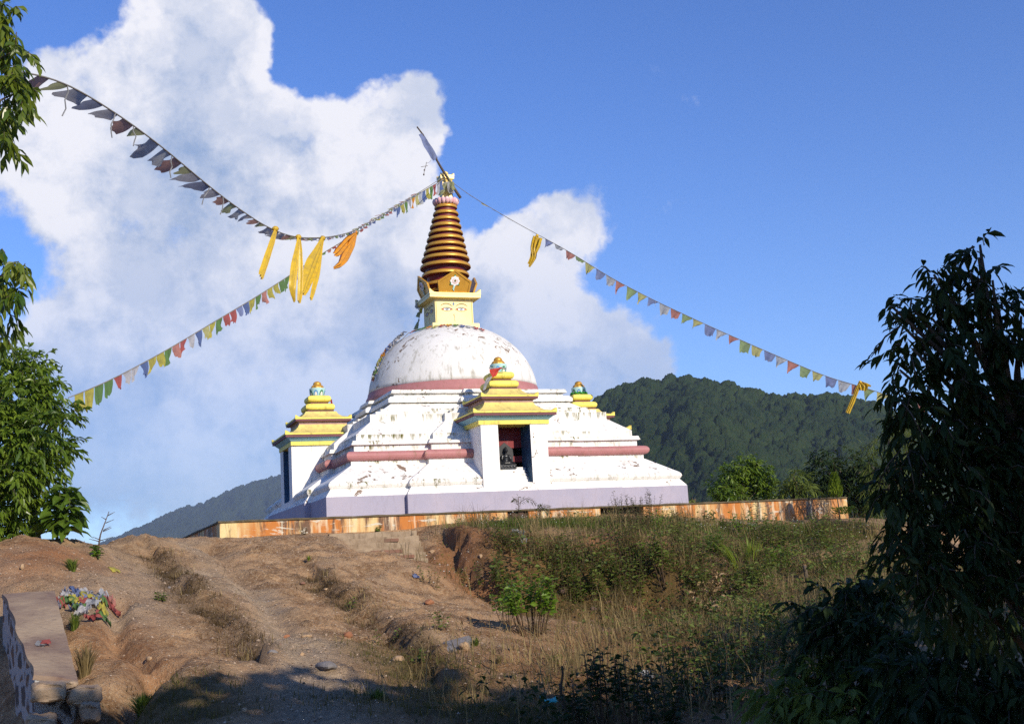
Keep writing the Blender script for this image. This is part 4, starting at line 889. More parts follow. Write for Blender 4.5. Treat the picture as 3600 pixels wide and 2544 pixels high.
drape('','','',[[(1472,1084),(1486,1082)],[(1474,1096),(1482,1104)]],.6,FM['yellow'],.03,parent=hs,nm='prayer_flag')
drape('','','',[[(1470,1096),(1478,1098)],[(1459,1114),(1475,1116)]],.6,FM['olive'],.03,parent=hs,nm='prayer_flag')
drape('','','',[[(1473,1122),(1474,1124)],[(1462,1140),(1472,1142)],[(1451,1159),(1469,1156)]],.6,FM['olive'],.03,parent=hs,nm='prayer_flag')
m_rcl=clothmat('red_gauze',(.75,.07,.05),.45)
rs=empty('red_scarf','bright red gauze scarf tied round the front shrine pinnacle','scarf')
drape('','','',[[(1720,1299),(1765,1291)],[(1724,1312),(1752,1306)],[(1730,1328),(1742,1322)]],-4.47,m_rcl,.03,parent=rs,nm='gauze')
drape('','','',[[(1719,1291),(1780,1293)],[(1719,1295),(1780,1298)]],-4.42,FM['grey'],.02,parent=rs,nm='band')
drape('','','',[[(1714,1326),(1730,1322)],[(1704,1345),(1718,1346)],[(1695,1374),(1704,1370)]],-4.53,FM['grey'],.03,parent=rs,nm='grey_tail')
gs=MB(); c0=np.array([3.965,0,3.50])
for i in range(20):
    a=2*PI*i/20; gs.blob((c0[0]+.215*math.cos(a),c0[1]+.215*math.sin(a),c0[2]+.02*math.sin(i*3.3)),(.05,.05,.035),0,7,5,.3)
tag(gs.build('green_cloth',clothmat('green_satin',(.04,.30,.02),.2,rough=.4),None,True),'twisted green cloth wound round the right shrine pinnacle','cloth')
drape('red_cloth','small red cloth hanging behind the left shrine pinnacle','cloth',[[(1160,1404),(1166,1404)],[(1164,1424),(1170,1420)],[(1168,1440),(1173,1440)],[(1168,1448),(1174,1455)]],.38,m_rcl,.02)
# ================================================================== PLANTS
def nrm(a): return a/(np.linalg.norm(a,axis=-1,keepdims=True)+1e-9)
def leafgeo(B,D,L,W,droop=.3,fold=.25):
    """five-point folded, drooping leaves; B base, D direction, L length, W width"""
    n=len(B); D=nrm(D); L=np.asarray(L)[:,None]; W=np.asarray(W)[:,None]; up=np.tile([0,0,1.],(n,1))+rng.normal(0,.45,(n,3))
    S=nrm(np.cross(D,up)); N=nrm(np.cross(S,D)); dz=np.array([0,0,-1.])
    c=B+D*L*.45+dz*droop*L*.10; l=c+S*W*.5+N*W*fold; r=c-S*W*.5+N*W*fold; c2=B+D*L*.75+dz*droop*L*.28; l2=c2+S*W*.33+N*W*fold*.7; r2=c2-S*W*.33+N*W*fold*.7; tip=B+D*L*.97+dz*droop*L*.55
    V=np.stack([B,l,c,r,l2,c2,r2,tip],1).reshape(-1,3); o=(np.arange(n)*8)[:,None,None]
    F=(np.array([[0,2,1],[0,3,2],[1,2,5],[1,5,4],[2,3,6],[2,6,5],[4,5,7],[5,6,7]])[None]+o).reshape(-1,3)
    return V,F
def foliage(name,B,D,L,W,mat,parent,droop=.3,fold=.25,tint=None):
    V,F=leafgeo(np.asarray(B),np.asarray(D),L,W,droop,fold); n=len(B)
    tn=np.repeat(rng.random(n) if tint is None else np.clip(tint,0,1),8)
    return bigmesh(name,V,F,mat,parent,False,{'tint':tn})
def sprigs(C,R,ns,nl,Ls,ll,outc=None,droop=.35,upb=.15):
    """leaves along little twigs inside the ellipsoids C,R; returns leaf arrays and the twig lines"""
    B=[];D=[];L=[];T=[];TN=[]
    for c,r,n in zip(C,R,ns):
        c=np.array(c); base=rng.random()*.5
        for _ in range(n):
            v=nrm(rng.normal(0,1,3)); p=c+v*r*(rng.random()**.45)
            out=nrm(v+np.array([0,0,upb])+rng.normal(0,.5,3)); s=Ls*rng.uniform(.6,1.3); tl=[p]
            side=nrm(np.cross(out,[0,0,1.])+1e-6); m=int(nl*rng.uniform(.7,1.3)); t0=base+rng.random()*.5
            for j in range(m):
                f=(j+.5)/m; q=p+out*s*f+np.array([0,0,-1.])*droop*s*f*f; tl.append(q); sg=1 if j%2 else -1
                B.append(q); D.append(out*(.35+.6*f)+side*sg*rng.uniform(.4,.9)+np.array([0,0,-droop*2])*rng.uniform(.3,1)+rng.normal(0,.22,3)); L.append(ll*rng.uniform(.65,1.2)); TN.append(np.clip(t0+rng.normal(0,.15),0,1))
            T.append(tl)
    return np.array(B),np.array(D),np.array(L),T,np.array(TN)
m_bark=paint('grey_bark',(.11,.085,.06),(.06,.045,.03),8,.9,.95,bump=.8); m_stem=paint('brown_stem',(.10,.062,.035),(.055,.035,.02),9,.8,.9); m_gstem=paint('green_stem',(.08,.10,.03),(.06,.05,.02),9,.7,.8)
lm_tree=leafmat('glossy_leaf',(.06,.115,.012),(.20,.28,.028),.40,.36,.5); lm_near=leafmat('overhanging_leaf',(.04,.095,.010),(.18,.22,.025),.40,.30,.55)
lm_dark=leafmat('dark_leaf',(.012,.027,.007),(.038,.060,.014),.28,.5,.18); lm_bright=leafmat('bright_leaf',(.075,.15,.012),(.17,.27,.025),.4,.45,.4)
lm_weed=leafmat('weed_leaf',(.05,.088,.016),(.16,.195,.032),.35,.55,.3); lm_silver=leafmat('silver_leaf',(.13,.16,.09),(.30,.33,.22),.3,.6,.3)
lm_brown=leafmat('dry_leaf',(.20,.12,.05),(.45,.32,.18),.25,.8,.15); lm_brown2=leafmat('herb_litter',(.07,.045,.02),(.22,.14,.06),.2,.8,.1); lm_broad=leafmat('broad_leaf',(.055,.115,.012),(.13,.20,.022),.4,.40,.45); lm_fern=leafmat('fern_leaf',(.05,.06,.02),(.09,.10,.03),.3); lm_thuja=leafmat('thuja_leaf',(.10,.17,.012),(.22,.28,.03),.4,.6,.2); lm_pine=leafmat('pine_leaf',(.06,.09,.015),(.13,.16,.03),.3,.6,.2)
def tree(name,label,cat,base,clusters,ns,nl,Ls,ll,lw,mat,group=None,droop=.35,trunkr=.09,fork=.45,limb=True,tdepth=0,upb=.15):
    """clusters: (u,v,distance,radius in photograph pixels)"""
    t=empty(name,label,cat,group); C=[];R=[];N=[]
    for u,v,d,r in clusters:
        c=atd(u,v,d); rr=r/ppm(c); C.append(c); R.append(np.array([rr,rr,rr*.9])); N.append(max(3,int(ns*(r/100.)**2)))
    B,D,L,T,TN=sprigs(C,R,N,nl,Ls,ll,droop=droop,upb=upb); foliage('crown',B,D,L,L*lw,mat,t,.5,.22,TN)
    base=np.array(base,float); Cc=np.mean(C,0); top=np.array([*(base[:2]*.3+Cc[:2]*.7),max(c[2] for c in C)-.2*np.ptp([c[2] for c in C])])
    tr=MB(); P=[base+(top-base)*s+np.array([.06*math.sin(s*6+1),.05*math.sin(s*5),0])*(1 if s else 0) for s in np.linspace(0,1,9)]
    tr.tube(P,[trunkr*(1-.8*s)+.008 for s in np.linspace(0,1,9)],8)
    if limb:
        for c in C:
            f=np.clip((c[2]-base[2])/(top[2]-base[2]+1e-6)-.22,.15,.92); a=base+(top-base)*f; mid=(a+c)/2+np.array([0,0,.06*np.linalg.norm(c-a)])
            tr.tube([a,mid,c],[trunkr*.35*(1-.7*f)+.006,trunkr*.2+.004,.005],5)
    for tl in T[::2]: tr.tube([tl[0],tl[len(tl)//2],tl[-1]],[.005,.004,.002],3)
    tr.build('trunk',m_bark,t,True); return t
g=np.array([-11.1,-10.6,0]); g[2]=hz(g[0],g[1])
cl=[(114,1285,22,57),(34,1290,22,66),(164,1370,21.6,61),(64,1400,21.5,92),(209,1465,21.8,48),(-76,1390,22,105),(-26,1500,21.5,110),(124,1520,21.3,92),(214,1570,21.8,42),(179,1615,21.6,52),(34,1640,21.3,101),(149,1700,21.6,54),(-86,1650,22,123),(74,1760,21.6,70),(-16,1800,21.6,88),(124,1830,21.9,39),(-116,1850,22,105),(34,1885,21.8,57),(224,1420,22.2,26),(-6,1230,22.3,39)]
tree('leafy_tree','dense round sunlit tree with drooping leaves on the left mound','tree',g,cl,105,12,.27,.145,.36,lm_tree,droop=.40)
gn=np.array([-14.6,-24.2,0]); gn[2]=hz(gn[0],gn[1])
cl=[(20,60,10.3,70),(-70,110,10.5,100),(50,180,10.2,40),(30,300,10.2,70),(-70,330,10.5,90),(70,320,10.1,26),(10,420,10.2,60),(15,470,10.1,22),(65,250,10.2,34),(35,920,10.2,48),(80,940,10.1,30),(-40,980,10.4,70),(20,1020,10.2,50),(65,1030,10.1,28),(5,1110,10.2,36),(15,1170,10.2,22),(-330,600,11,130),(-330,800,11,130),(-300,300,11,150)]
tree('overhanging_tree','tall tree outside at left whose drooping glossy branches hang into the sky','tree',gn,cl,34,9,.13,.118,.38,lm_near,droop=.8,trunkr=.12,upb=-.2)
# the dark tree at the right, standing in the shade
gr=np.array([-6.75,-29.75,0]); gr[2]=hz(gr[0],gr[1])
cl=[(3445,860,5.26,28),(3440,905,5.26,40),(3410,960,5.26,55),(3490,985,5.20,48),(3283,965,5.20,45),(3328,1010,5.26,60),(3208,1085,5.14,40),(3133,1075,5.08,26),(3178,1150,5.14,48),(3278,1120,5.20,75),(3380,1090,5.26,75),(3510,1070,5.32,70),(3590,1110,5.38,60),(3208,1225,5.14,55),(3163,1300,5.14,32),(3318,1230,5.20,80),(3450,1210,5.32,85),(3580,1250,5.38,85),(3218,1350,5.14,62),(3158,1400,5.08,42),(3338,1350,5.20,90),(3470,1370,5.32,95),(3600,1390,5.38,90),(3168,1390,5.14,40),(3258,1470,5.14,95),(3380,1500,5.26,105),(3540,1520,5.38,110),(3198,1580,5.14,75),(3328,1610,5.20,110),(3460,1640,5.26,120),(3600,1660,5.38,120),(3168,1700,5.08,70),(3268,1740,5.14,110),(3390,1780,5.20,125),(3550,1800,5.32,130),(3188,1860,5.08,85),(3328,1900,5.14,120),(3450,1930,5.20,130),(3600,1960,5.32,130),(3218,2010,5.02,100),(3350,2060,5.08,130),(3530,2100,5.20,140)]
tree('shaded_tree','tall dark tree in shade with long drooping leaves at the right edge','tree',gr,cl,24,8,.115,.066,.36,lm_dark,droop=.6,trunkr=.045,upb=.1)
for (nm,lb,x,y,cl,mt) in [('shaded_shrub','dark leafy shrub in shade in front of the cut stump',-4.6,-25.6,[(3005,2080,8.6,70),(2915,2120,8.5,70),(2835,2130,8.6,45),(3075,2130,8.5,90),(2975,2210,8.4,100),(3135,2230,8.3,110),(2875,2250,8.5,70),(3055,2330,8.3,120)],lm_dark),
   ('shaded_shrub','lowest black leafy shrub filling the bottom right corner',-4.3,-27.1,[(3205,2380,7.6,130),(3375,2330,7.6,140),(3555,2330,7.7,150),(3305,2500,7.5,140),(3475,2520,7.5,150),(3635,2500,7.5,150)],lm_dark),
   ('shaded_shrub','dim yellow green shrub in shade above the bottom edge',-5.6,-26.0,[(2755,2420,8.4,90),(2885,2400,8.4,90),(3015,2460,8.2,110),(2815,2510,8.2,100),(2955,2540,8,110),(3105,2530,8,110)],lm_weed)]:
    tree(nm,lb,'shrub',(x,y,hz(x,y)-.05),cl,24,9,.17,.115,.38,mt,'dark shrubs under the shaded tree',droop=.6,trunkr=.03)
# behind the boundary wall
def back(nm,lb,cat,u,v,d,cl,mt,ns=34,ll=.20,lw=.32,nl=10,dr=.4,Ls=.4):
    b=atd(u,v,d); b[2]-=1.2
    return tree(nm,lb,cat,b,[(a,c,d+random.uniform(-.5,.5),r) for a,c,r in cl],ns,nl,Ls,ll,lw,mt,droop=dr,trunkr=.10)
back('round_bush','bright round bush rising behind the wall at the right of the stupa','bush',2610,1770,36,[(2620,1635,40),(2580,1670,45),(2660,1660,45),(2540,1710,45),(2620,1710,60),(2690,1710,42),(2560,1740,50),(2660,1745,50)],lm_tree,420,.15,.36,8,.3,.17)
back('small_palmlike_tree','small tree with whorled drooping leaves behind the wall','tree',2800,1770,35,[(2790,1668,10),(2800,1690,26),(2770,1715,30),(2820,1712,30),(2800,1740,38),(2750,1745,30),(2840,1742,26)],lm_weed,130,.30,.2)
back('dark_bush','dark bush in shade behind the wall end','bush',2930,1800,37,[(2880,1640,40),(2930,1625,45),(2990,1640,50),(2870,1700,50),(2940,1700,60),(3010,1710,60),(2900,1745,45),(3040,1650,50),(3080,1730,70),(3000,1770,60)],lm_dark,120)
back('small_bush','tiny bush peeping over the wall beside the plinth corner','bush',2437,1772,36,[(2434,1748,12),(2440,1762,12)],lm_weed,150,.14)
back('pine_tree','olive green pine with soft needle tufts behind the dark tree','tree',3140,1900,30,[(3130,1520,45),(3180,1480,40),(3090,1580,40),(3150,1600,55),(3210,1560,50),(3090,1660,45),(3160,1690,55),(3050,1620,24),(3110,1740,45)],lm_pine,60,.30,.05,16,.5,.45)
# thuja in front of the wall end
b=gp(2955,1868); th=empty('young_thuja','young yellow green thuja with a bare trunk before the wall end','tree')
k=ppm(b); H=195/k; BB=[];DD=[]
for _ in range(1500):
    s=rng.random()**.8; zz=H*(.60+.42*s); rr=(.16*(1-s)**.6*min(1,(s+.12)*4)+.02)*H*1.0*rng.random()**.4*.75; a=rng.random()*6.283
    BB.append(b+np.array([rr*math.cos(a)-.02*H,rr*math.sin(a),zz])); DD.append(np.array([.4*math.cos(a),.4*math.sin(a),1.]))
for _ in range(260):
    a=rng.random()*6.283; rr=rng.random()*.20*H; BB.append(b+np.array([.12*H+rr*math.cos(a),rr*math.sin(a),H*(.30+.12*rng.random())])); DD.append(np.array([math.cos(a),math.sin(a),.6]))
foliage('crown',BB,DD,np.full(len(BB),.10),np.full(len(BB),.022),lm_thuja,th,0,.1)
MB().tube([b-np.array([0,0,.1]),b+np.array([.02,0,H*.4]),b+np.array([-.02*H,0,H*.95])],[.022,.016,.005],6).build('trunk',m_bark,th,True)
def weed(name,label,cat,u,v,hpx,nst,ll,lw,mat,spread=.25,f0=.15,nl=12,stem=None,group=None,droop=.4,lean=(0,0),up=.25,wob=.12,bare=0,clump=.12,sr=.006,top=0):
    """leafy plant: nst stems rising hpx photograph pixels from the ground seen at (u,v)"""
    b=gp(u,v); k=ppm(b); H=hpx/k; t=empty(name,label,cat,group); sm=MB(); B=[];D=[];L=[];TN=[]
    for i in range(nst):
        a=rng.random()*6.283; o=b+np.array([math.cos(a),math.sin(a),0])*H*clump*rng.random()**.5*(0 if nst==1 else 1); o[2]=hz(o[0],o[1])-.02
        tip=o+np.array([math.cos(a)*spread*H*rng.random()+lean[0]*H,math.sin(a)*spread*H*rng.random()+lean[1]*H,H*rng.uniform(.72,1.05)])
        P=[o+(tip-o)*s+np.array([math.sin(s*4+a)*wob*H*s*.3,math.cos(s*3+a)*wob*H*s*.3,-lean[0]*0]) for s in np.linspace(0,1,6)]
        sm.tube(P,[sr*(1-.6*s) for s in np.linspace(0,1,6)],5); PP=np.array(P); t0=rng.random()*.5
        m=max(1,int(nl*rng.uniform(.7,1.3)))
        for j in range(m):
            s=f0+(1-f0)*(j+rng.random())/m; q=np.array([np.interp(s,np.linspace(0,1,6),PP[:,c]) for c in range(3)]); aa=j*2.4+a
            B.append(q); D.append(np.array([math.cos(aa),math.sin(aa),up+rng.normal(0,.2)])); L.append(ll*rng.uniform(.6,1.2)*(1.1-.35*s)); TN.append(t0+rng.random()*.5)
    L=np.array(L)
    if len(B): foliage('foliage',B,D,L,L*lw,mat,t,droop,.2,np.array(TN))
    sm.build('stems',stem or m_stem,t,True); return t
# broad-leaved shrub on the mound
weed('broadleaf_shrub','broad leaved green shrub on top of the left mound','shrub',205,1898,190,7,.42,.52,lm_broad,.42,.18,15,m_gstem,None,.75,(0,0),.18,.2,0,.05,.016)
b=gp(338,1945); k=ppm(b); tw=MB(); H=145/k; tip=b+np.array([.30*H,0,H]); tw.tube([b-np.array([0,0,.1]),b+np.array([.10*H,0,.45*H]),tip],[.018,.012,.006],6)
for f,l,s in ((.28,.25,-1),(.30,.3,1),(.32,.18,-1),(.52,.2,1),(.55,.17,1),(.72,.2,1),(.80,.12,-1),(.9,.16,1)):
    p=b+(tip-b)*f; tw.tube([p,p+np.array([s*l*H,random.uniform(-.1,.1)*H,.08*H])],[.008,.003],4)
d_=empty('dead_sapling','bare dead twiggy sapling standing on the mound against the sky','sapling'); tw.build('stem',m_stem,d_,True)
weed('low_plant','small leafy plant at the foot of the dead sapling','plant',345,1965,48,5,.13,.5,lm_bright,.5,.2,9,m_gstem,None,.5)
# green bushes on the right bank
weed('leafy_bush','bright green leafy bush on brown stems below the cut bank','bush',1870,2220,195,34,.135,.55,lm_bright,.30,.50,15,None,'leafy bushes on the right slope',.45,(0,0),.3,.1,0,.26,.007)
weed('leafy_bush','slim pale green bush with bare whitish stems left of the bright bush','bush',1780,2195,125,11,.12,.5,lm_bright,.26,.45,11,None,'leafy bushes on the right slope',.45,(0,0),.3,.1,0,.2)
weed('leafy_bush','dark thin bush standing right behind the bright green bush','bush',1830,2125,180,20,.15,.5,lm_weed,.42,.25,17,None,'leafy bushes on the right slope',.5,(0,0),.2,.15,0,.28)
weed('leafy_bush','wispy olive bush in the middle of the cut bank','bush',2060,2075,160,34,.13,.42,lm_weed,.55,.15,20,None,'leafy bushes on the right slope',.4,(0,0),.3,.2,0,.4)
weed('leafy_bush','grey green feathery bush right of the middle of the bank','bush',2215,2095,175,30,.135,.4,lm_weed,.42,.2,19,None,'leafy bushes on the right slope',.4,(0,0),.3,.2,0,.3)
weed('sapling','sapling with a leafy head on thin pale stems at the bank end','sapling',2340,2065,195,8,.16,.55,lm_weed,.28,.50,18,None,None,.5,(0,0),.2,.1,0,.08,.008)
weed('leafy_bush','small green bush under the red bank corner','bush',1960,1985,70,12,.09,.4,lm_weed,.6,.1,12,None,'leafy bushes on the right slope',.4,(0,0),.3,.2,0,.5)
weed('leafy_bush','olive bush on top of the cut bank near its left end','bush',1790,1925,101,30,0.101,0.35,lm_weed,.55,.15,15,None,'leafy bushes on the right slope',.4,(0,0),.3,.2,0,.5,.005)
weed('leafy_bush','feathery dry bush on top of the bank below the thorny one','bush',2180,1925,114,33,0.095,0.3,lm_weed,.55,.15,15,None,'leafy bushes on the right slope',.4,(0,0),.3,.2,0,.5,.005)
weed('leafy_bush','low dark bush hanging over the bank lip','bush',1930,1965,94,27,0.101,0.4,lm_weed,.55,.15,15,None,'leafy bushes on the right slope',.4,(0,0),.3,.2,0,.5,.005)
weed('leafy_bush','reddish herb bush right of the sapling','bush',2440,1990,128,27,0.121,0.35,lm_weed,.55,.15,15,None,'leafy bushes on the right slope',.4,(0,0),.3,.2,0,.5,.005)
weed('leafy_bush','tangled bush beside the grass clump','bush',2740,1930,114,30,0.135,0.4,lm_weed,.55,.15,15,None,'leafy bushes on the right slope',.4,(0,0),.3,.2,0,.5,.005)
weed('leafy_bush','leafy bush at the right end of the slope below the thuja','bush',2950,1935,128,30,0.135,0.4,lm_weed,.55,.15,15,None,'leafy bushes on the right slope',.4,(0,0),.3,.2,0,.5,.005)
weed('leafy_bush','sunlit leafy bush beside the wall right of the thorny bush','bush',2420,1905,80,12,0.13,0.5,lm_weed,.55,.12,15,None,'leafy bushes on the right slope',.45,(0,0),.3,.2,0,.5,.005)
weed('leafy_bush','bright leafy bush under the round leaved wall plant','bush',2500,1935,75,12,0.13,0.5,lm_bright,.55,.12,15,None,'leafy bushes on the right slope',.45,(0,0),.3,.2,0,.5,.005)
weed('leafy_bush','mid green bush just below the long grass clump','bush',2680,2050,85,14,0.14,0.5,lm_weed,.55,.12,15,None,'leafy bushes on the right slope',.45,(0,0),.3,.2,0,.5,.005)
weed('leafy_bush','leafy bush between the sapling and the pile of dry leaves','bush',2440,2060,85,14,0.13,0.5,lm_weed,.55,.12,15,None,'leafy bushes on the right slope',.45,(0,0),.3,.2,0,.5,.005)
weed('leafy_bush','bright herb bush right of the long grass clump','bush',2740,1985,70,12,0.13,0.5,lm_bright,.55,.12,15,None,'leafy bushes on the right slope',.45,(0,0),.3,.2,0,.5,.005)
weed('leafy_bush','rounded dull bush behind the stump top','bush',2880,1930,75,14,0.12,0.5,lm_weed,.55,.12,15,None,'leafy bushes on the right slope',.45,(0,0),.3,.2,0,.5,.005)
weed('leafy_bush','straggling bush at the edge of the dark tree','bush',3010,1985,95,16,0.12,0.45,lm_weed,.55,.12,15,None,'leafy bushes on the right slope',.45,(0,0),.3,.2,0,.5,.005)
weed('leafy_bush','broad herb bush under the dry leaf pile','bush',2660,2190,75,14,0.14,0.55,lm_weed,.55,.12,15,None,'leafy bushes on the right slope',.45,(0,0),.3,.2,0,.5,.005)
weed('leafy_bush','small bright bush on the bank below the broken wall','bush',2270,1965,60,12,0.1,0.5,lm_bright,.55,.12,15,None,'leafy bushes on the right slope',.45,(0,0),.3,.2,0,.5,.005)
weed('leafy_bush','dark leafy bush at the foot of the bank behind the dry grass','bush',2130,2095,90,16,0.12,0.45,lm_weed,.55,.12,15,None,'leafy bushes on the right slope',.45,(0,0),.3,.2,0,.5,.005)
weed('leafy_bush','green bush in the middle of the bank face','bush',1985,2060,95,16,0.12,0.45,lm_weed,.55,.12,15,None,'leafy bushes on the right slope',.45,(0,0),.3,.2,0,.5,.005)
weed('leafy_bush','low green bush right of the brown stone','bush',2040,2110,50,12,0.09,0.5,lm_bright,.55,.12,15,None,'leafy bushes on the right slope',.45,(0,0),.3,.2,0,.5,.005)
weed('tall_weed','tall feathery weed clump standing before the long grass','weed',2560,1960,120,16,0.1,0.3,lm_weed,.35,.2,16,None,'tall weeds on the right slope',.4,(0,0),.4,.15,0,.3,.004)
weed('tall_weed','tall straw coloured stalks left of the sapling','weed',2300,1990,110,22,0.05,0.25,lm_brown,.35,.2,16,None,'tall weeds on the right slope',.4,(0,0),.4,.15,0,.3,.004)
weed('tall_weed','tall bright weed in front of the wall left of the silver plant','weed',2620,1890,100,9,0.13,0.4,lm_bright,.35,.2,16,None,'tall weeds on the right slope',.4,(0,0),.4,.15,0,.3,.004)
weed('tall_weed','dry brown stalks right of the silver plant','weed',2780,1890,105,20,0.05,0.25,lm_brown,.35,.2,16,None,'tall weeds on the right slope',.4,(0,0),.4,.15,0,.3,.004)
weed('tall_weed','high green weed reaching over the wall right of the thorny bush','weed',2330,1880,105,12,0.1,0.4,lm_bright,.35,.2,16,None,'tall weeds on the right slope',.4,(0,0),.4,.15,0,.3,.004)
weed('tall_weed','reddish dry stalks above the pile of dry leaves','weed',2520,2040,90,20,0.05,0.25,lm_brown,.35,.2,16,None,'tall weeds on the right slope',.4,(0,0),.4,.15,0,.3,.004)
weed('tall_weed','tall olive weed at the left of the bank face','weed',1720,2040,110,12,0.11,0.4,lm_weed,.35,.2,16,None,'tall weeds on the right slope',.4,(0,0),.4,.15,0,.3,.004)
# plants along the wall
weed('wall_plant','upright spiky plant before the wall below the front shrine','plant',1706,1852,52,3,.075,.22,lm_bright,.08,.1,24,m_gstem,'plants along the boundary wall',.25,(0,0),.5)
weed('wall_plant','shorter spiky plant right of the upright one','plant',1734,1852,32,3,.07,.22,lm_bright,.08,.1,18,m_gstem,'plants along the boundary wall',.25,(0,0),.5)
weed('wall_plant','round leaved small plant in front of the orange wall','plant',2372,1842,42,5,.10,.6,lm_weed,.4,.15,8,None,'plants along the boundary wall',.5)
weed('wall_plant','dark green leafy plant against the white streaked wall','plant',2488,1846,62,8,.11,.6,lm_weed,.35,.1,12,None,'plants along the boundary wall',.5,(0,0),.2,.12,0,.3)
weed('wall_plant','tiny plant between the dark leafy plant and the silver one','plant',2545,1850,36,5,.10,.55,lm_weed,.4,.1,8,None,'plants along the boundary wall',.5)
weed('wall_plant','tall silvery leaved plant in front of the wall','plant',2660,1875,140,9,.15,.22,lm_silver,.35,.15,16,m_gstem,'plants along the boundary wall',.45,(0,0),.5,.1,0,.2)
weed('wall_plant','pale low silver plant left of the tall silvery one','plant',2590,1880,62,6,.14,.22,lm_silver,.4,.15,10,m_gstem,'plants along the boundary wall',.45,(0,0),.5)
weed('wall_plant','green bushy plant below the dark wall stains','plant',2870,1885,80,9,.13,.45,lm_weed,.45,.1,12,None,'plants along the boundary wall',.45,(0,0),.3,.1,0,.4)
weed('wall_plant','little leafy plant at the foot of the left part of the wall','plant',1330,1872,26,6,.07,.6,lm_bright,.5,.1,8,m_gstem,'plants along the boundary wall',.4)
weed('wall_plant','thin dark weed before the stained wall above the steps','plant',1068,1880,40,5,.06,.3,lm_fern,.4,.1,10,None,'plants along the boundary wall',.4)
weed('wall_plant','tall thin weed right beside the top of the steps','plant',1530,1892,100,7,.06,.25,lm_fern,.35,.2,12,None,'plants along the boundary wall',.4,(0,0),.3,.1,0,.3,.004)
weed('thorny_bush','thin brown bush growing up before the broken wall','bush',2240,1872,135,44,.075,.34,lm_fern,.42,.12,30,None,None,.3,(0,0),.4,.2,0,.42,.005)
weed('thorny_bush','brown reedy weeds standing before the right plinth end','bush',2185,1850,95,8,.035,.3,lm_brown,.5,.5,6,None,None,.3,(0,0),.4,.2,0,.5,.004)
# arching fern in front of the plinth
b=gp(1815,1850); fe=empty('arching_fern','arching dark fern fronds standing before the lavender plinth','fern'); fs=MB(); B=[];D=[];L=[]
for px in ([(1822,1850),(1822,1800),(1823,1768),(1822,1745)],[(1823,1800),(1830,1763),(1850,1751),(1872,1758),(1885,1778)],[(1885,1830),(1890,1800),(1905,1780)],[(1880,1792),(1905,1776),(1935,1784)],[(1821,1775),(1812,1755),(1806,1754)],[(1895,1795),(1920,1790),(1932,1806)]):
    P=[atd(u,v,np.hypot(b[0]-CAM[0],b[1]-CAM[1])+.02*i) for i,(u,v) in enumerate(px)]; fs.tube(P,[.007]*len(P),4)
    P=np.array(P); q=np.linspace(0,len(P)-1,26)
    for i,x in enumerate(q[5:]):
        c=np.array([np.interp(x,range(len(P)),P[:,m_]) for m_ in range(3)]); c2=np.array([np.interp(min(x+.2,len(P)-1),range(len(P)),P[:,m_]) for m_ in range(3)]); d=nrm(c2-c+1e-6); s=1 if i%2 else -1
        B.append(c); D.append(np.cross(d,[0.3,-.9,.2])*s+d*.5+np.array([0,0,-.2])); L.append(.10)
L=np.array(L); foliage('fronds',B,D,L,L*.22,lm_fern,fe,.3); fs.build('stems',m_stem,fe,True)
# long-bladed grass clump
def clump(name,label,u,v,hpx,n,w,mat,spread=.5,group=None,lean=0,arc=.5):
    b=gp(u,v); k=ppm(b); H=hpx/k; V=[];F=[];TN=[]
    for i in range(n):
        a=rng.random()*6.283; o=b+np.array([math.cos(a),math.sin(a),0])*H*.16*rng.random(); o[2]=hz(o[0],o[1])-.02; h=H*rng.uniform(.55,1.08); s=spread*rng.random()
        dx=np.array([math.cos(a)*s+lean,math.sin(a)*s,0]); sd=np.array([-math.sin(a),math.cos(a),0])*w*rng.uniform(.6,1.2); m=len(V)
        for f in (0,.35,.7,1.): 
            c=o+dx*h*f*(.4+.6*f)+np.array([0,0,h*(f-arc*.45*s*f*f*f)]); ww=(1,.9,.55,.02)[int(round(f*2.9))]
            V+= [c-sd*ww,c+sd*ww]
        F+=[(m+2*q,m+2*q+1,m+2*q+3,m+2*q+2) for q in range(3)]; TN+=[rng.random()]*8
    o=bigmesh(name,V,F,mat,None,False,{'tint':np.array(TN)}); return tag(o,label,'grass clump',group)
lm_grass=leafmat('grass_blade',(.055,.085,.012),(.15,.20,.03),.35,.5,.3); lm_dgrass=leafmat('dry_grass',(.09,.065,.028),(.36,.27,.125),.3,.8,.1); lm_ygrass=leafmat('long_grass',(.10,.15,.015),(.28,.33,.04),.4,.5,.3)
clump('grass_clump','tall bright blades of a big grass clump on the right slope',2640,1985,115,70,.013,lm_ygrass,.55,'grass clumps',0)
clump('grass_clump','leaning bright blades left of the big grass clump',2590,2000,115,45,.013,lm_ygrass,.30,'grass clumps',-.55)
clump('grass_clump','short stiff blades right of the big grass clump',2665,1975,80,26,.012,lm_ygrass,.35,'grass clumps',.15)
clump('grass_clump','spiky dark grass tuft beside the sloping wall top',300,2370,120,150,.008,lm_dgrass,.6,'grass clumps')
clump('grass_clump','green grass tuft growing below the heap of old flags',262,2215,70,90,.008,lm_grass,.7,'grass clumps')
clump('grass_clump','broad grass tuft at the gully near the bottom left edge',500,2500,75,260,.009,lm_grass,1.1,'grass clumps')
clump('grass_clump','dark green fern like tuft on the shaded side of the mound',255,2010,55,90,.012,lm_grass,.8,'grass clumps',-.2)
clump('grass_clump','green tuft in the shade at the bottom of the track',1330,2465,60,130,.009,lm_grass,.9,'grass clumps')
clump('grass_clump','small fresh tuft in the middle of the soil below the steps',1085,1968,24,40,.008,lm_ygrass,.8,'grass clumps')
clump('grass_clump','dry tuft beside the pale slab of rock',1670,2275,45,70,.008,lm_grass,.9,'grass clumps')
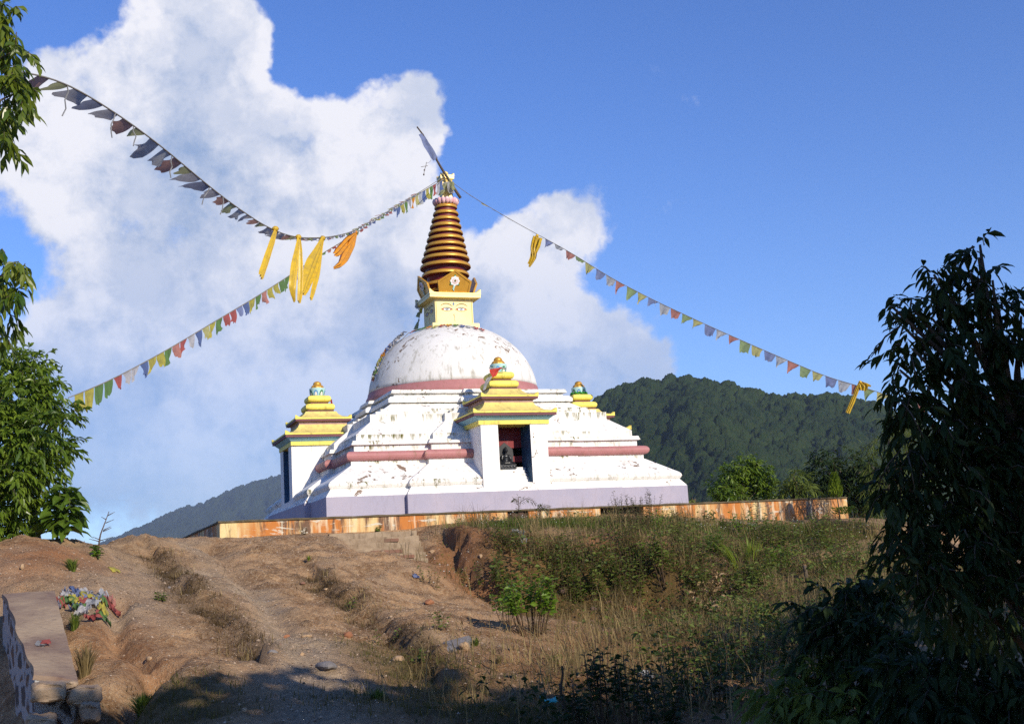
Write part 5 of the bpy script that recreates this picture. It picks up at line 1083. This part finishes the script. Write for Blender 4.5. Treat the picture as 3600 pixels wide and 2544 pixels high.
clump('grass_clump','dry yellow tuft leaning on the gravel right of the slab rock',1755,2330,38,60,.008,lm_dgrass,.9,'grass clumps')
# dark plants at the lower edge
weed('tall_weed','tall dark weed with pointed leaves at the bottom edge','weed',2140,2555,270,9,.105,.42,lm_dark,.16,.42,16,None,'weeds at the lower edge',.45,(0,0),.2,.1,0,.16,.009)
weed('tall_weed','second dark weed right of the tallest one','weed',2225,2550,255,7,.105,.42,lm_dark,.14,.42,16,None,'weeds at the lower edge',.45,(0,0),.2,.1,0,.14,.009)
weed('tall_weed','green tipped weed half in the sun near the log','weed',2400,2470,250,9,.11,.42,lm_weed,.22,.3,14,None,'weeds at the lower edge',.45,(0,0),.2,.12,0,.2,.008)
weed('tall_weed','slender single stem weed with a leafy tip on the dry grass','weed',2275,2400,165,2,.10,.42,lm_weed,.08,.5,10,None,'weeds at the lower edge',.45)
weed('tall_weed','low dark weed between the two stalks','weed',2320,2560,150,10,.10,.45,lm_dark,.4,.2,13,None,'weeds at the lower edge',.45,(0,0),.2,.1,0,.4)
weed('tall_weed','broad dim weed under the fallen branches','weed',2520,2380,130,12,.13,.45,lm_weed,.5,.15,12,None,'weeds at the lower edge',.5,(0,0),.2,.1,0,.5)
weed('tall_weed','round leaved green weed above the pile of dry leaves','weed',2615,2090,85,8,.15,.6,lm_weed,.5,.15,10,None,'weeds at the lower edge',.5,(0,0),.2,.1,0,.4)
weed('tall_weed','dim green weed covering the slope under the dry leaves','weed',2560,2235,85,16,.14,.55,lm_weed,.7,.1,11,None,'weeds at the lower edge',.5,(0,0),.2,.1,0,.9)
weed('tall_weed','leafy weed left of the cut stump','weed',2730,1990,80,9,.13,.5,lm_weed,.5,.15,10,None,'weeds at the lower edge',.5,(0,0),.2,.1,0,.5)
weed('tall_weed','thin reddish weeds behind the cut stump','weed',2880,1985,95,14,.09,.35,lm_fern,.4,.2,12,None,'weeds at the lower edge',.5,(0,0),.2,.1,0,.5)
weed('tall_weed','bushy weed right of the cut stump','weed',2960,2010,90,16,.10,.45,lm_weed,.5,.1,12,None,'weeds at the lower edge',.5,(0,0),.2,.1,0,.6)
weed('tall_weed','dark weed left of the tall dark weeds at the bottom','weed',2040,2560,170,7,.105,.42,lm_dark,.3,.25,15,None,'weeds at the lower edge',.45,(0,0),.2,.1,0,.3,.007)
weed('tall_weed','dark bushy weed in front of the half lit weed','weed',2330,2530,200,10,.105,.42,lm_dark,.3,.25,15,None,'weeds at the lower edge',.45,(0,0),.2,.1,0,.3,.007)
weed('tall_weed','dark weed under the cut log','weed',2500,2470,190,10,.105,.42,lm_dark,.3,.25,15,None,'weeds at the lower edge',.45,(0,0),.2,.1,0,.3,.007)
weed('tall_weed','dim weed between the log and the black shrub','weed',2640,2400,170,10,.105,.42,lm_weed,.3,.25,15,None,'weeds at the lower edge',.45,(0,0),.2,.1,0,.3,.007)
for i,(u,v,h,lb) in enumerate([(1360,2270,70,'small green weed on the dark bank right of the track'),(1560,2215,70,'lone thin sapling on the gravel right of the bank'),(1510,2060,75,'white flowered weed on the gravel below the steps'),(1235,2150,50,'twiggy weed at the top of the dark bank'),(1630,2050,45,'low flowering weed at the foot of the cut bank'),(2480,2110,60,'thin weed left of the pile of dry leaves'),(2330,2190,60,'yellowish weed on the dry grass under the sapling'),(1470,2330,60,'dry brown weed before the slab rock'),(560,2110,35,'tiny green weed near the dark left bank'),(1950,2330,40,'short weed beside the gravel edge')]):
    weed('small_weed',lb,'weed',u,v,h,4+i%3*2,.075,.42,lm_bright if i%3==0 else lm_weed,.45,.2,9,None,'small weeds scattered on the slope',.4,(0,0),.3,.1,0,.35,.004)
# bare stalks
for u0,v0,u1,v1,r,lb in ((1976,2495,1974,2340,.016,'dark dead stalk standing alone near the turquoise scrap'),(2095,2470,2090,2230,.007,'thin reddish stalk left of the tall dark weeds'),(2140,2420,2138,2205,.007,'thin reddish stalk rising above the tall dark weeds')):
    b=gp(u0,v0); t_=atd(u1,v1,np.hypot(b[0]-CAM[0],b[1]-CAM[1])); mb=MB(); n=12
    mb.tube([b+(t_-b)*s+np.array([.012*math.sin(s*9),0,0])-np.array([0,0,.05*(1-s)]) for s in np.linspace(0,1,n)],[r*(1.15-.5*s)*random.uniform(.85,1.2) for s in np.linspace(0,1,n)],6); tag(mb.build('dead_stalk',m_stem,None,True),lb,'stalk','dead stalks at the lower edge')
# ------------------------------------------------------------------ grass, litter of leaves and pebbles: nobody could count them
def scatter(n,mask,xr=(-14,9),yr=(-27,-7.65)):
    x=rng.uniform(*xr,n*14); y=rng.uniform(*yr,n*14); m=mask(x,y); k=rng.random(len(x))<m
    x,y=x[k][:n],y[k][:n]; return np.stack([x,y,height(x,y)],-1)
def blades(name,P,h,w,mat,label,tint=None,flat_=.5):
    n=len(P); a=rng.random(n)*6.283; s=flat_*rng.random(n); hh=h*rng.uniform(.5,1.3,n)*(.6+.8*vnoise(P[:,0]*2.3,P[:,1]*2.3,5)); d=np.stack([np.cos(a)*s,np.sin(a)*s,np.ones(n)],-1); sd=np.stack([-np.sin(a),np.cos(a),np.zeros(n)],-1)*(w*rng.uniform(.6,1.3,n))[:,None]
    b=P-np.array([0,0,.012]); mid=b+d*(hh*.55)[:,None]; tip=b+d*hh[:,None]+np.stack([np.cos(a)*s*hh*.6,np.sin(a)*s*hh*.6,-.2*hh*s],-1)
    V=np.stack([b-sd,b+sd,mid-sd*.7,mid+sd*.7,tip],1).reshape(-1,3); o=(np.arange(n)*5)[:,None,None]
    F=(np.array([[0,1,3],[0,3,2],[2,3,4]])[None]+o).reshape(-1,3)
    t=np.clip(vnoise(P[:,0]*1.7,P[:,1]*1.7,8)*.7+rng.random(n)*.4,0,1) if tint is None else tint
    ob=bigmesh(name,V,F,mat,None,False,{'tint':np.repeat(t,5)}); return tag(ob,label,'grass',kind='stuff')
zz=lambda x,y,i: zones(x,y)[:,i]
def mgreen(x,y): return np.clip(zz(x,y,3)*1.1-.08,0,1)
def mdead(x,y): return np.clip(zz(x,y,1)*1.3-.1,0,1)
lm_mixgrass=leafmat('mixed_grass',(.045,.060,.012),(.17,.13,.045),.3,.7,.15)
Pg=scatter(52000,mgreen); blades('grass',Pg,.085,.0045,lm_mixgrass,'short mixed green and straw grass over the slope',None,.8)
Pb=scatter(24000,lambda x,y: np.exp(-(polydist(x,y,P_GRASS)/.55)**2)); blades('grass',Pb,.19,.005,lm_grass,'greener grass along the top of the bank by the wall',None,.7)
lm_root=leafmat('dead_roots',(.035,.024,.012),(.11,.07,.03),.1,.9,.05)
Pd=scatter(26000,mdead); blades('grass',Pd,.075,.004,lm_root,'dead brown grass and roots along the eroded banks',None,.9)
def undergrowth(name,label,n,mask,hmax,ll,lw,mat):
    P=scatter(n,mask); n=len(P); hh=hmax*rng.random(n)**1.3*(.3+1.4*vnoise(P[:,0]*1.4,P[:,1]*1.4,12)); P=P+np.stack([rng.normal(0,.03,n),rng.normal(0,.03,n),hh],-1)
    a=rng.random(n)*6.283; Dd=np.stack([np.cos(a),np.sin(a),rng.normal(.1,.5,n)],-1); L=ll*rng.uniform(.5,1.3,n); t_=np.clip(vnoise(P[:,0]*2.2,P[:,1]*2.2,15)+rng.normal(0,.25,n),0,1)
    o=foliage(name,P,Dd,L,L*lw,mat,None,.4,.2,t_); return tag(o,label,'undergrowth',kind='stuff')
undergrowth('undergrowth','tangled low green undergrowth covering the right slope',11000,lambda x,y: np.exp(-(polydist(x,y,P_RIGHT)/1.5)**2),.34,.085,.5,lm_weed)
undergrowth('undergrowth','brownish leaf litter and dry herbs on the right slope',6000,lambda x,y: np.exp(-(polydist(x,y,P_RIGHT)/1.8)**2)+.35*np.exp(-(polydist(x,y,P_LOW)/1.2)**2),.20,.07,.45,lm_brown2)
P_BR=pl((1980,2544),(2200,2520),(2450,2470),(2700,2380),(2900,2260))
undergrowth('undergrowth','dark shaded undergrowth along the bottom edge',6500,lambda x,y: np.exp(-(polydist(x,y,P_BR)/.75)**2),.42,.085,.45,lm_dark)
undergrowth('undergrowth','small leafy herbs growing on the cut bank face',5200,lambda x,y: (np.exp(-(polydist(x,y,P_BUSHY)/.8)**2)+.8*np.exp(-(polydist(x,y,P_GRASS)/.5)**2))*(1-np.exp(-(polydist(x,y,P_RED1)/.5)**2))*(1-.9*np.exp(-(polydist(x,y,P_RED2)/.32)**2)),.24,.06,.45,lm_weed)
Pt=scatter(12000,lambda x,y: np.clip((np.exp(-(polydist(x,y,P_GRASS)/.6)**2)+np.exp(-(polydist(x,y,P_BUSHY)/1.)**2)+.8*np.exp(-(polydist(x,y,P_RIGHT)/1.8)**2)+.35*np.exp(-(polydist(x,y,P_LOW)/1.3)**2))*(1-.8*np.exp(-(polydist(x,y,L_CLIFF)/.15)**2))*(vnoise(x*1.9,y*1.9,71)>.55)*(1-np.exp(-(polydist(x,y,P_RED1)/.5)**2))*(1-.9*np.exp(-(polydist(x,y,P_RED2)/.32)**2)),0,1)); blades('tall_grass',Pt,.42,.0055,lm_dgrass,'tall dry grass in tufts over the bank and right slope',None,.7)
Pt=scatter(4200,lambda x,y: np.clip((np.exp(-(polydist(x,y,P_MIDG)/.5)**2)+np.exp(-(polydist(x,y,L_BANK2)/.4)**2)+.6*np.exp(-(polydist(x,y,L_BANK)/.35)**2)+.8*np.exp(-(polydist(x,y,P_MIDG2)/.6)**2))*(vnoise(x*2.4,y*2.4,73)>.5),0,1)); blades('tall_grass',Pt,.15,.0045,lm_dgrass,'dry straw tufts on the eroded banks of the track',None,.9)
Pf=scatter(900,lambda x,y: np.exp(-(polydist(x,y,P_GRASS)/.6)**2)*(vnoise(x*1.5,y*1.5,4)>.45)+.25*np.exp(-(polydist(x,y,pl((1500,2040),(1640,2050)))/.5)**2))
Pf[:,2]+=rng.uniform(.10,.24,len(Pf)); th_=rng.random(len(Pf))
m_flw=paint('white_flower',(.72,.70,.62),bump=0)
V=[];F=[]
for p in Pf:
    m_=len(V); r=rng.uniform(.009,.017); V+=[p+np.array([r,0,0]),p+np.array([0,r,0]),p+np.array([-r,0,0]),p+np.array([0,-r,0]),p+np.array([0,0,r*.9]),p-np.array([0,0,r*.6])]
    F+=[(m_+a,m_+b,m_+4) for a,b in ((0,1),(1,2),(2,3),(3,0))]+[(m_+b,m_+a,m_+5) for a,b in ((0,1),(1,2),(2,3),(3,0))]
fl=bigmesh('wildflowers',V,F,m_flw); tag(fl,'tiny white wildflowers in the grass below the wall','flowers',kind='stuff')
m,t,b,o,geo=newmat('pebble_stone'); f=t.attr('tint','Fac'); t.put(b.inputs['Base Color'],t.mix(f,(.20,.125,.075),(.46,.35,.25))); b.inputs['Roughness'].default_value=.9; m_peb=m
Pp=scatter(26000,lambda x,y: np.clip(.10+.9*zz(x,y,0)+.35*np.exp(-(polydist(x,y,pl((1100,1960),(1400,2080),(1700,2330)))/1.1)**2)+.3*sstep(fbm(x*.9,y*.9,3,44),.45,.65),0,1)*(1-.75*zz(x,y,3))*(1-.7*zz(x,y,1)))
n=len(Pp); R=.005+.013*rng.random(n)**4+.006*rng.random(n); o6=np.array([[1,0,0],[0,1,0],[-1,0,0],[0,-1,0],[0,0,.75],[0,0,-.75]],float)
V=Pp[:,None,:]+o6[None]*R[:,None,None]*rng.uniform(.6,1.4,(n,6,1))
Ft=np.array([(0,1,4),(1,2,4),(2,3,4),(3,0,4),(1,0,5),(2,1,5),(3,2,5),(0,3,5)])[None]+(np.arange(n)*6)[:,None,None]
pb=bigmesh('gravel',V.reshape(-1,3),Ft.reshape(-1,3),m_peb,None,False,{'tint':np.repeat(rng.random(n)**1.3,6)}); tag(pb,'loose pale pebbles scattered over the bare soil','gravel',kind='stuff')
# ------------------------------------------------------------------ rocks and debris
m_rock=paint('tan_rock',(.42,.29,.17),(.30,.19,.11),7,.9,.9,bump=.7); m_rockg=paint('grey_rock',(.22,.20,.19),(.14,.125,.12),6,.9,.85,bump=.7); m_rockd=paint('brown_rock',(.12,.075,.055),(.07,.045,.035),6,.9,.9,bump=.7); m_rockr=paint('red_clod',(.32,.14,.07),(.22,.09,.045),8,.9,.95,bump=.8)
def rock(u,v,w,h,label,mat,flat_=.7,cat='rock',rot=None):
    p=gp(u,v); k=ppm(p); mb=MB(); a=w/k/2; c=h/k/1.7; sd=random.randint(0,999)
    mb.blob((0,0,0),(1,1,1),0,16,11); rt=random.random()*3 if rot is None else rot
    V=np.array(mb.v); pl_=nrm(rng.normal(0,1,(9,3))); 
    for q in pl_:
        dd=V@q-rng.uniform(.62,.92); V=V-np.clip(dd,0,None)[:,None]*q
    V+=(vnoise(V[:,0]*3+sd,V[:,1]*3+V[:,2]*2,sd)-.5)[:,None]*V*.22
    mb.v=[(p[0]+x*a*math.cos(rt)-y*a*flat_*math.sin(rt),p[1]+x*a*math.sin(rt)+y*a*flat_*math.cos(rt),p[2]+z*c+c*.25) for x,y,z in V]
    return tag(mb.build('rock',mat,None,True,35),label,cat,'rocks lying on the slope')
for a in [(525,2322,34,20,'whitish rock on the rough ground left of the track',m_rock),(1076,2242,46,14,'flat yellow stone lying across the track',m_rock),(1010,2242,26,16,'orange stone left of the flat yellow stone',m_rockr),(1062,2300,18,12,'small white stone on the pale part of the track',m_rock),(985,2268,16,9,'bright orange pebble sized stone by the track',m_rockr),(1145,2348,100,36,'large grey stone in the shade on the track',m_rockg),(1225,2240,44,24,'red clod at the end of the right bank',m_rockr),(1400,2325,70,28,'tan rock half buried in dry grass',m_rock),(1632,2278,40,30,'tan block beside the leaning slab',m_rock),(1980,2085,46,26,'dark brown stone at the foot of the bank',m_rockd),(2138,2120,34,12,'flat reddish brick piece on the dry grass',m_brick),(2085,2145,30,14,'dull pinkish brick on the dry grass',m_rockd),(2080,2190,44,14,'long pink broken brick on the dry grass',m_brick),(2215,2150,52,34,'orange clod of earth on the dry grass',m_rockr),(78,1998,24,20,'round tan stone in the red soil of the mound',m_rock),(1690,1962,20,18,'pale stone at the top of the cut bank edge',m_rock),(1520,1942,18,14,'cream stone among weeds below the steps',m_rock),(960,2300,40,20,'grey stone at the foot of the left bank',m_rockg),(1280,2420,30,18,'small shaded stone near the green tuft',m_rockg),(860,2500,30,18,'shaded brown stone at the bottom edge',m_rock),(1065,2055,22,10,'red brick scrap on the slope below the steps',m_brick),(1145,2072,20,9,'tan splinter of stone beside the red brick scrap',m_rock),(595,2072,18,14,'small grey stone on the crest of the left bank',m_rockg),(1510,2120,40,18,'rusty clod on the gravel slope',m_rockr),(1930,2438,34,18,'cream rock behind the turquoise scrap',m_rock)]: rock(*a)
sl_=gp(1590,2268); mb=MB(); k=ppm(sl_); q=[atd(u,v,np.hypot(*(sl_-CAM)[:2])+dd) for u,v,dd in ((1535,2290,-.1),(1560,2255,.15),(1648,2232,.25),(1660,2246,.1),(1600,2285,-.15))]
mb.loft([[tuple(p-np.array([0,0,.12])) for p in q],[tuple(p) for p in q],[tuple(p*.8+np.mean(q,0)*.2+np.array([0,0,.012])) for p in q]]); tag(mb.build('slab_rock',m_rockg),'flat grey slab of rock leaning on the right bank','rock')
# heap of discarded flags
hp_=empty('heap_of_flags','heap of discarded coloured prayer flags lying on the soil','flags')
def rag(u,v,w,h,mat,parent=None,name='flag_cloth',lift=.05,n=7,rot=0):
    p=gp(u,v); k=ppm(p); a=w/k/2; V=[]; ph=random.uniform(0,6); ph2=random.uniform(0,6); d=h/k*1.5
    for j in range(n):
        for i in range(n):
            x=(i/(n-1)-.5)*2*a; y=(j/(n-1)-.5)*2*d; X=p[0]+x*math.cos(rot)-y*math.sin(rot)+random.uniform(-.2,.2)*a; Y=p[1]+x*math.sin(rot)+y*math.cos(rot)+random.uniform(-.2,.2)*d
            V.append((X,Y,hz(X,Y)+lift*(.5+.5*math.sin(ph+i*1.9+j*1.1))+lift*.7*abs(math.sin(ph2+i*.8-j*1.7))+.008))
    mb=MB(); mb.add(V,[(j*n+i,j*n+i+1,(j+1)*n+i+1,(j+1)*n+i) for j in range(n-1) for i in range(n-1)]); return mb.build(name,mat,parent,True)
for u,v,w,h,c in [(260,2088,26,14,'blue'),(232,2092,22,12,'dblue'),(285,2110,60,26,'pblue'),(310,2112,50,22,'yellow'),(240,2108,40,18,'white'),(340,2115,44,22,'dblue'),(365,2105,40,24,'pwhite'),(270,2125,46,20,'yellow'),(238,2128,40,22,'green'),(300,2128,44,18,'red'),(350,2130,36,18,'yellow'),(368,2132,26,20,'green'),(215,2135,28,20,'red'),(318,2140,70,26,'pwhite'),(260,2148,40,16,'blue'),(280,2150,40,18,'green'),(360,2152,40,20,'yellow'),(392,2150,34,26,'red'),(360,2172,34,22,'green'),(330,2180,30,36,'red'),(210,2120,26,14,'pwhite'),(390,2130,20,18,'salmon'),(205,2150,20,14,'dblue'),(300,2098,40,16,'white'),(290,2165,50,18,'white')]:
    rag(u,v,w*.82,h*.82,FM[c],hp_,lift=.06,rot=random.random()*3)
sc_=empty('cloth_scrap','crumpled pale cloth scrap with red and green corner on the wall top','cloth')
def ragat(P0,w,d,mat,parent,name):
    n=6; ph=random.uniform(0,6); V=[(P0[0]+(i/(n-1)-.5)*w+random.uniform(-.02,.02),P0[1]+(j/(n-1)-.5)*d,P0[2]+(j/(n-1)-.5)*d*.21+.015+.03*abs(math.sin(ph+i*1.7+j*.9))) for j in range(n) for i in range(n)]
    mb=MB(); mb.add(V,[(j*n+i,j*n+i+1,(j+1)*n+i+1,(j+1)*n+i) for j in range(n-1) for i in range(n-1)]); return mb.build(name,mat,parent,True)
c0=atd(140,2280,14.4)
for du,dv,w,d,c in ((-8,0,.14,.3,'pwhite'),(6,-10,.10,.2,'grey'),(20,-14,.09,.16,'red'),(22,4,.05,.1,'green'),(-18,22,.14,.2,'pwhite')): ragat(atd(140+du,2280+dv,14.4),w,d,FM[c],sc_,'cloth_piece')
tag(rag(402,2010,34,10,FM['yellow'],None,'yellow_strip',.02,5,.6),'bright yellow strip of cloth lying on the pale soil','cloth')
tag(rag(1822,1885,20,14,FM['pwhite'],None,'white_rag',.07,8,.9),'dirty white rag hanging over the grassy bank edge','rag')
tag(rag(1842,1910,16,8,FM['pwhite'],None,'pale_rag',.06,6,.5),'small pale rag lower on the bank below the white rag','rag')
tag(rag(2275,2398,46,10,FM['pwhite'],None,'white_litter',.05,8,.2),'white plastic litter lying among the dark weeds','litter')
tag(rag(1462,2032,22,7,FM['pblue'],None,'plastic_scrap',.03,6,.2),'pale bluish plastic scrap on the gravel below the steps','litter')
m_teal=paint('turquoise_plastic',(.07,.50,.44),(.05,.42,.38),5,.5,.45,bump=.1)
p=gp(1925,2468); k=ppm(p); mb=MB(); V=[];n=10
for i in range(n):
    a=PI*(.06+.86*i/(n-1)); V+=[(p[0]+math.cos(a)*26/k*-1,p[1]+.05*math.sin(a*2),p[2]+.02+ (1-math.sin(a))*14/k),(p[0]-math.cos(a)*24/k,p[1]-.10-.05*math.sin(a),p[2]+.0+.01*math.sin(i*2))]
mb.add(V,[(2*i,2*i+2,2*i+3,2*i+1) for i in range(n-1)]); o_=mb.build('turquoise_scrap',m_teal,None,True); sd=o_.modifiers.new('s','SOLIDIFY'); sd.thickness=.006; tag(o_,'broken turquoise plastic dish on the ground near the dark stalk','litter')
# log, stump and pile of cut branches
m_cut=paint('cut_wood',(.45,.22,.10),(.36,.15,.06),12,.8,.9)
a=gp(2525,2225); b=gp(2625,2300); lg=empty('cut_log','short cut log lying on the slope in half shade','log')
a=a+np.array([0,0,.05]); b=b+np.array([0,0,.03]); mb=MB(); mb.tube([a+(b-a)*s for s in np.linspace(0,1,7)],[.05,.047,.05,.045,.044,.045,.042],10); mb.build('bark',m_bark,lg,True)
d=nrm(a-b); mb=MB(); mb.tube([a+d*.001,a+d*.004],.047,12); mb.build('cut_face',m_cut,lg)
p=gp(2836,2040); st=empty('tree_stump','cut stump of a thin trunk with a raw orange top','stump'); top=atd(2828,1985,np.hypot(*(p-CAM)[:2])); mb=MB(); mb.tube([p-np.array([0,0,.1]),p+(top-p)*.4,p+(top-p)*.8,top],[.05,.042,.038,.037],10).build('trunk',m_bark,st,True); mb=MB(); mb.tube([top,top+np.array([0,0,.006])],.036,12); mb.build('cut_face',m_cut,st)
pile=empty('branch_pile','pile of cut branches with dry cream leaves below the grass clump','branches')
B=[];D=[];L=[];sm=MB()
for (u,v,r,n) in [(2480,2110,26,40),(2440,2120,22,26),(2530,2060,26,28),(2500,2085,26,24),(2540,2140,22,20),(2470,2150,20,20),(2600,2140,30,12),(2620,2150,16,8),(2530,2180,20,16)]:
    c=gp(u,v); k=ppm(c)
    for _ in range(n):
        x=c+np.array([rng.normal(0,r/k*.6),rng.normal(0,r/k*.9),0]); x[2]=hz(x[0],x[1])+rng.uniform(.03,.22); B.append(x); D.append(rng.normal(0,1,3)*np.array([1,1,.5])); L.append(rng.uniform(.09,.17))
L=np.array(L); foliage('dry_leaves',B,D,L,L*.5,lm_brown,pile,.5,.3,rng.uniform(.4,1,len(B)))
for _ in range(34):
    c=gp(rng.uniform(2520,2760),rng.uniform(2110,2170)); q=c+np.array([rng.normal(0,.35),rng.normal(0,.35),0]); q[2]=hz(q[0],q[1])+.12; c[2]+=rng.uniform(.02,.2); MB().tube([c,(c+q)/2+np.array([0,0,.05]),q],[.009,.008,.004],4).build('stick',m_stem,pile,True)
c=gp(2620,2150); 
# ------------------------------------------------------------------ woodland behind the viewpoint whose shade falls on the foreground
lm_wood=leafmat('woodland_leaf',(.03,.05,.012),(.06,.08,.02),.15,.6,.2)
B=[];D=[];L=[];tk=MB()
WOODS=[(-6.1,-35.3,2.3,1.9,560),(-4.2,-35.0,2.5,2.0,620),(-1.8,-36.0,1.9,1.9,560),(-.2,-34.5,1.5,2.0,560),(1.4,-32.5,1.4,2.0,560),(3.2,-30.2,1.6,2.2,620),(5.4,-28.2,1.6,2.2,620),(-5.0,-34.3,-1.2,1.7,450),(-2.8,-33.8,-1.2,1.9,450),(-.6,-33.0,-1.2,1.9,450)]
for x,y,z,r,n in WOODS:
    v=nrm(rng.normal(0,1,(n,3))); P=np.array([x,y,z])+v*r*np.array([1,1,.95])*(rng.random((n,1))**.4)*rng.uniform(.75,1.12,(n,1)); B.append(P); D.append(v+rng.normal(0,.6,(n,3))); L.append(rng.uniform(.35,.7,n))
    g_=hz(x,y); tk.tube([(x,y,g_-.2),(x+.1,y,z-r*.5),(x,y,z+r*.4)],[.16,.12,.05],8)
B=np.concatenate(B);D=np.concatenate(D);L=np.concatenate(L)
wo=foliage('woodland',B,D,L,L*.65,lm_wood,None,.3,.2); tag(wo,'dense woodland behind the viewpoint shading the foreground','woods',kind='stuff')
tk.build('woodland_trunks',m_bark,wo,True)
